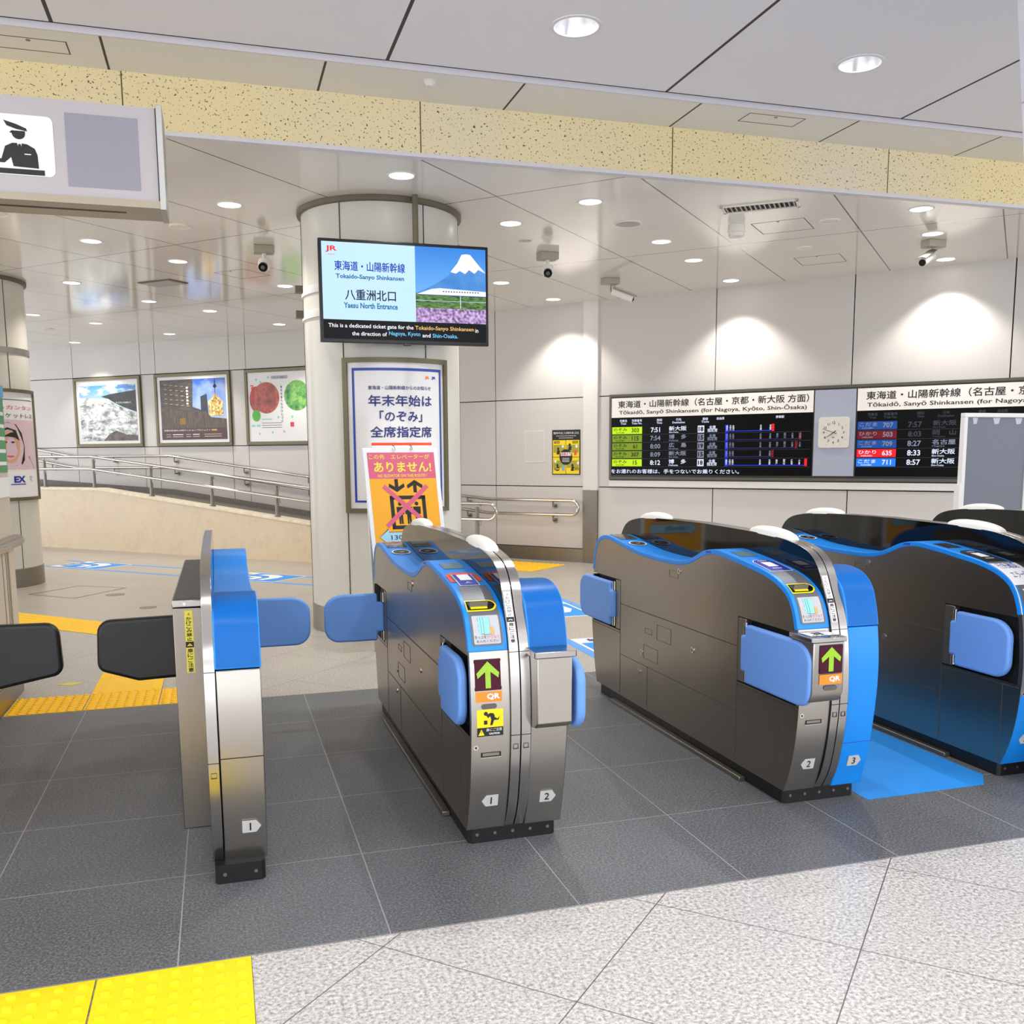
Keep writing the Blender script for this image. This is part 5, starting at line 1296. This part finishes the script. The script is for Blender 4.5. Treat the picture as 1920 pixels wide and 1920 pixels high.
# ------------------------------------------------------------------ cameras, sensors, vents, hatches
def cam_body(t, o, base, pitch, yaw_, L, r):
    d = Vector((math.cos(yaw_) * math.cos(pitch), math.sin(yaw_) * math.cos(pitch), math.sin(pitch)))
    p = Vector(base); b = MB(); b.cyl(p - d * L * .45, p + d * L * .55, r, 'dome', 20); b.cyl(p + d * L * .55, p + d * (L * .55 + .006), r * .82, 'glass_black', 20); b.build('camera_body', t, o)
    b = MB(); b.cyl(p + d * (L * .55 + .006), p + d * (L * .55 + .012), r * .35, 'ink', 14); b.build('lens', t, o)
    return d
def dome_cam(x, y, label):
    t = thing('security_camera', label, 'security camera', (x, y, HF), 0, 'security cameras under the ceiling'); o = (x, y, HF)
    b = MB(); b.box(x - .09, x + .09, y - .07, y + .07, HF - .065, HF, mat('camera mount', '#a9a493', .5)); b.build('mount_box', t, o, bevel=.006)
    b = MB(); b.cyl((x, y, HF - .065), (x, y, HF - .11), .018, 'dome', 14); b.build('stem', t, o)
    b = MB(); b.lathe([(.001, -.105), (.045, -.11), (.056, -.14), (.056, -.185), (.045, -.205), (.001, -.207)], (x, y, HF), 'dome', 24); b.build('camera_body', t, o)
    b = MB(); d = Vector((-.25, -.85, -.45)).normalized(); p = Vector((x, y, HF - .165)); b.cyl(p, p + d * .068, .04, 'glass_black', 22); b.cyl(p + d * .068, p + d * .071, .018, 'grey', 16); b.build('lens', t, o)
dome_cam(.48, 9.15, 'ball security camera left of the hanging screen'); dome_cam(3.04, 8.76, 'ball security camera just right of the hanging screen')
def bullet(x, y, yaw_, label):
    t = thing('security_camera', label, 'security camera', (x, y, HF), 0, 'security cameras under the ceiling'); o = (x, y, HF)
    b = MB(); b.box(x - .09, x + .09, y - .06, y + .06, HF - .065, HF, mat('camera mount')); b.build('mount_box', t, o, bevel=.006)
    b = MB(); b.tube([(x, y, HF - .06), (x, y, HF - .13), (x + .04 * math.cos(yaw_), y + .04 * math.sin(yaw_), HF - .15)], .014, 'alu', 10); b.build('arm', t, o)
    c = (x + .12 * math.cos(yaw_), y + .12 * math.sin(yaw_), HF - .175); d = cam_body(t, o, c, R(-22), yaw_, .24, .036)
    b = MB(); cc = Vector(c); dd = Vector(d); n = Vector((-math.sin(yaw_), math.cos(yaw_), 0)); up = dd.cross(n) * -1
    up = up if up.z > 0 else -up; v = []
    for s in (-.12, .16):
        for a in (-1, -.5, 0, .5, 1): v.append(cc + dd * s + n * a * .044 + up * (.040 + .012 * (1 - a * a)))
    v += [Vector(p) + up * .004 for p in v]
    b.add(v, [(i, i + 1, i + 6, i + 5) for i in range(4)] + [(10 + i, 15 + i, 16 + i, 11 + i) for i in range(4)] + [(0, 5, 15, 10), (4, 14, 19, 9)] + [(i, 10 + i, 11 + i, i + 1) for i in range(4)] + [(5 + i, 6 + i, 16 + i, 15 + i) for i in range(4)], 'alu'); b.build('sun_shield', t, o)
bullet(4.12, 9.82, R(-25), 'tube security camera above the wall corner strip')
bullet(6.2, 7.36, R(-150), 'tube security camera above the wall clock, pointing left')
def hatch(x, y, w, h, label, z=HF, rz=R(-45)):
    b = MB(); 
    for (a, c_, e, g_) in ((-w / 2, w / 2, -h / 2, -h / 2 + .006), (-w / 2, w / 2, h / 2 - .006, h / 2), (-w / 2, -w / 2 + .006, -h / 2, h / 2), (w / 2 - .006, w / 2, -h / 2, h / 2)): b.box(a, c_, e, g_, -.001, .004, 'seal')
    b.cyl((0, -h / 2 + .03, 0), (0, -h / 2 + .03, -.003), .012, 'steel_dark', 14)
    ob = b.build('access_hatch', smooth=False); ob.location = (x, y, z); ob.rotation_euler = (0, 0, rz); tag(ob, label, 'ceiling hatch', 'thin outlined ceiling hatches')
hatch(4.59, 7.25, .43, .43, 'square ceiling hatch outline below the slatted vent'); hatch(5.73, 8.37, .43, .43, 'square ceiling hatch outline nearer the departure board wall'); hatch(.33, 10.57, .4, .4, 'square ceiling hatch outline left of the column')
hatch(-.86, 5.95, .38, .17, 'long hatch outline in the soffit strip, top left corner', HS, 0); hatch(3.62, 5.89, .42, .16, 'long hatch outline in the soffit strip, right half', HS, 0)
t = thing('slatted_vent', 'long slatted air vent in the ceiling, upper right', 'air vent', (4.05, 6.72, HF), R(-38)); 
b = MB(); frame(b, -.30, .30, -.10, .10, .022, 0, 0, 'alu') if 0 else None
for (a, c_, e, g_) in ((-.29, .29, -.11, -.085), (-.29, .29, .085, .11), (-.29, -.265, -.11, .11), (.265, .29, -.11, .11)): b.box(a, c_, e, g_, -.012, 0, 'dome')
b.build('frame', t, bevel=.003)
b = MB(); b.box(-.27, .27, -.09, .09, -.003, -.0005, 'recess'); b.build('backing', t, smooth=False)
for k in range(15): b = MB(); x = -.25 + k * .0357; b.box(x - .004, x + .008, -.085, .085, -.010, -.003, 'alu'); b.build('slat', t, smooth=False)
t = thing('flat_vent', 'flat beige vent panel in the ceiling, left part', 'air vent', (-.48, 11.3, HF), R(-43)); b = MB(); b.box(-.23, .23, -.14, .14, -.01, 0, 'ring'); b.build('frame', t, bevel=.003)
b = MB(); b.box(-.2, .2, -.11, .11, -.014, -.009, 'signgrey'); b.build('panel', t, smooth=False)
def ceil_disc(x, y, r, label, mt='dome', nm='ceiling_speaker', z=HF, cat='ceiling speaker', rim='alu'):
    t = thing(nm, label, cat, (x, y, z)); b = MB(); b.lathe([(r, 0), (r, -.006), (r * .9, -.009), (r * .88, -.006)], (0, 0, 0), 'dome', 28); b.build('rim', t)
    b = MB(); b.disc((0, 0, -.0065), r * .89, mt, 28); b.build('grille', t, smooth=False)
ceil_disc(3.30, 7.5, .115, 'beige round ceiling speaker below the large right downlight', 'signgrey'); ceil_disc(2.67, 8.3, .07, 'grey round ceiling speaker beside the screen', 'grey_light')
ceil_disc(4.85, 6.98, .085, 'white round cover right of the slatted vent', 'white'); ceil_disc(5.25, 7.92, .07, 'small round ceiling sprinkler plate between the two hatches', 'dome')
ceil_disc(-.21, 8.56, .085, 'small round ceiling sprinkler plate left of the column', 'dome'); ceil_disc(-1.55, 8.5, .08, 'small round ceiling plate under the staff sign', 'dome'); ceil_disc(-2.29, 15.7, .08, 'small round ceiling plate near the far left downlights', 'dome')
t = thing('smoke_sensor', 'cream drum shaped sensor under the ceiling left of the hatch', 'ceiling sensor', (4.2, 7.33, HF)); b = MB(); b.lathe([(.068, 0), (.068, -.05)], (0, 0, 0), 'dome', 24); b.build('body', t)
b = MB(); b.lathe([(.075, -.05), (.075, -.058), (.064, -.062), (.064, -.09), (.0005, -.092)], (0, 0, 0), 'dome', 24); b.build('cap', t)
for x, y, lb in ((1.298, 5.86, 'small white smoke detector on the soffit strip above the column'),):
    t = thing('smoke_detector', lb, 'smoke detector', (x, y, HS)); b = MB(); b.lathe([(.03, 0), (.032, -.012), (.024, -.02), (.02, -.03), (.0005, -.031)], (0, 0, 0), 'white', 20); b.build('body', t); b = MB(); b.lathe([(.038, 0), (.038, -.004), (.03, -.005)], (0, 0, 0), 'white', 20); b.build('base', t)

# ------------------------------------------------------------------ downlights
def spot(name, parent, loc, power, size, blend=.5, r=.06, col=(1, .95, .88)):
    l = bpy.data.lights.new(name, 'SPOT'); l.energy = power; l.spot_size = R(size); l.spot_blend = blend; l.shadow_soft_size = r; l.color = col
    o_ = bpy.data.objects.new(name, l); COL.objects.link(o_); o_.location = loc
    if parent: o_.parent = parent
    return o_
DISC = emis('lamp disc', '#fff8f0', 6.0); DISC2 = emis('lamp disc softer', '#f4f4ff', 2.2)
FAR = [(1.27, 6.66, 'lit', 'bright round downlight directly above the column front'), (.17, 7.75, 'lit', 'bright round downlight between the staff sign and the column'),
 (-.97, 9.33, 'mid', 'downlight below the staff sign, left side'), (-.28, 10.06, 'mid', 'downlight right of the one below the staff sign'), (-1.42, 11.55, 'lit', 'bright downlight beside the left column top'),
 (-2.24, 14.21, 'mid', 'faint downlight touching the left column edge'), (-1.55, 14.88, 'mid', 'faint downlight above the waterfall poster, nearer one'), (-.71, 12.67, 'mid', 'downlight in front of the flat beige vent'),
 (-.01, 13.29, 'lit', 'downlight between the flat vent and the column'), (-.62, 15.88, 'wash', 'downlight above the lantern street poster'), (.80, 11.17, 'lit', 'downlight just left of the column, nearer one'),
 (.93, 14.37, 'wash', 'downlight above the maple poster beside the column'), (-2.15, 17.4, 'wash', 'downlight above the waterfall poster by the wall'), (2.37, 7.75, 'lit', 'bright round downlight right of the column top'),
 (3.06, 10.37, 'lit', 'downlight below the right ball camera'), (3.99, 11.29, 'wash', 'downlight beside the wall corner strip'), (2.75, 6.95, 'mid', 'large downlight with visible reflector right of the column'),
 (3.86, 8.04, 'mid', 'downlight to the right of the beige speaker'), (4.53, 8.71, 'mid', 'downlight between the tube camera and the small hatch'), (5.45, 9.6, 'wash', 'downlight washing the wall above the left screen'),
 (5.31, 6.46, 'mid', 'downlight near the beam at the upper right'), (6.0, 7.14, 'mid', 'downlight half behind the right tube camera'), (6.91, 8.02, 'wash', 'downlight washing the wall above the clock')]
proto = {}
for x, y, k, lb in FAR:
    t = thing('downlight', lb, 'downlight', (x, y, HF), 0, 'round downlights in the far ceiling')
    r = .085
    b = MB(); b.lathe([(r + .013, 0), (r + .012, -.004), (r, -.005), (r - .003, -.002)], (0, 0, 0), 'white', 32); b.build('trim_ring', t)
    b = MB(); b.disc((0, 0, -.0025), r, DISC if k != 'mid' else DISC2, 28); b.build('lamp_face', t, smooth=False)
    if k == 'wash': spot('lamp', t, (0, 0, -.02), 62, 106, .5, .05)
    elif k == 'lit': spot('lamp', t, (0, 0, -.02), 46, 120, .7, .07)
    else: spot('lamp', t, (0, 0, -.02), 34, 120, .7, .07)
refl = mat('lamp reflector', '#f2f2f6', .3, .9)
for i, (x, y) in enumerate(NEARL):
    t = thing('downlight', ['large recessed downlight in the near ceiling, left of the pair', 'large recessed downlight in the near ceiling, right of the pair'][i], 'downlight', (x, y, HN), 0, 'large recessed downlights')
    b = MB(); b.lathe([(.135, .0), (.134, -.005), (.118, -.007), (.116, .0)], (0, 0, 0), 'white', 40); b.build('trim_ring', t)
    b = MB(); b.lathe([(.116, 0), (.10, .05), (.075, .10), (.045, .14)], (0, 0, 0), refl, 40); b.build('reflector', t)
    b = MB(); b.disc((0, 0, .138), .046, emis('lamp core', '#ffffff', 8), 24); b.build('lamp_face', t, smooth=False)
    spot('lamp', t, (0, 0, -.004), 75, 140, .6, .02, (.97, .98, 1))
    l = bpy.data.lights.new('bulb', 'POINT'); l.energy = .22; l.shadow_soft_size = .02; lo_ = bpy.data.objects.new('bulb', l); COL.objects.link(lo_); lo_.location = (0, 0, .09); lo_.parent = t
for (x, y) in [(x_, y_) for y_ in (1.5, -1.9, -5.3) for x_ in (-3.35, -1.6, .15, 1.9, 3.64, 5.4)] + [(7.0, 4.8), (-2.6, 4.8)]:  # added unseen ceiling lamps, mostly behind the camera, for frontal fill light
    t = thing('downlight', 'added fill downlight in the near ceiling, out of the picture', 'downlight', (x, y, HN), 0, 'large recessed downlights')
    b = MB(); b.lathe([(.135, .0), (.134, -.005), (.118, -.007), (.116, -.002)], (0, 0, 0), 'white', 32); b.build('trim_ring', t)
    b = MB(); b.disc((0, 0, -.003), .117, DISC, 24); b.build('lamp_face', t, smooth=False)
    spot('lamp', t, (0, 0, -.02), 46, 165, .5, .1, (.97, .98, 1))

# ------------------------------------------------------------------ world, view
w = bpy.data.worlds.new('world'); w.use_nodes = True; sc.world = w
bg = w.node_tree.nodes['Background']; bg.inputs[0].default_value = (.92, .94, 1, 1); bg.inputs[1].default_value = 1.8
sc.view_settings.view_transform = 'Standard'; sc.view_settings.look = 'None'; sc.view_settings.gamma = 1; sc.view_settings.exposure = 0.68
sc.view_settings.use_curve_mapping = False
cy = sc.cycles; cy.use_denoising = True; cy.max_bounces = 8; cy.diffuse_bounces = 5; cy.glossy_bounces = 5; cy.sample_clamp_indirect = 6
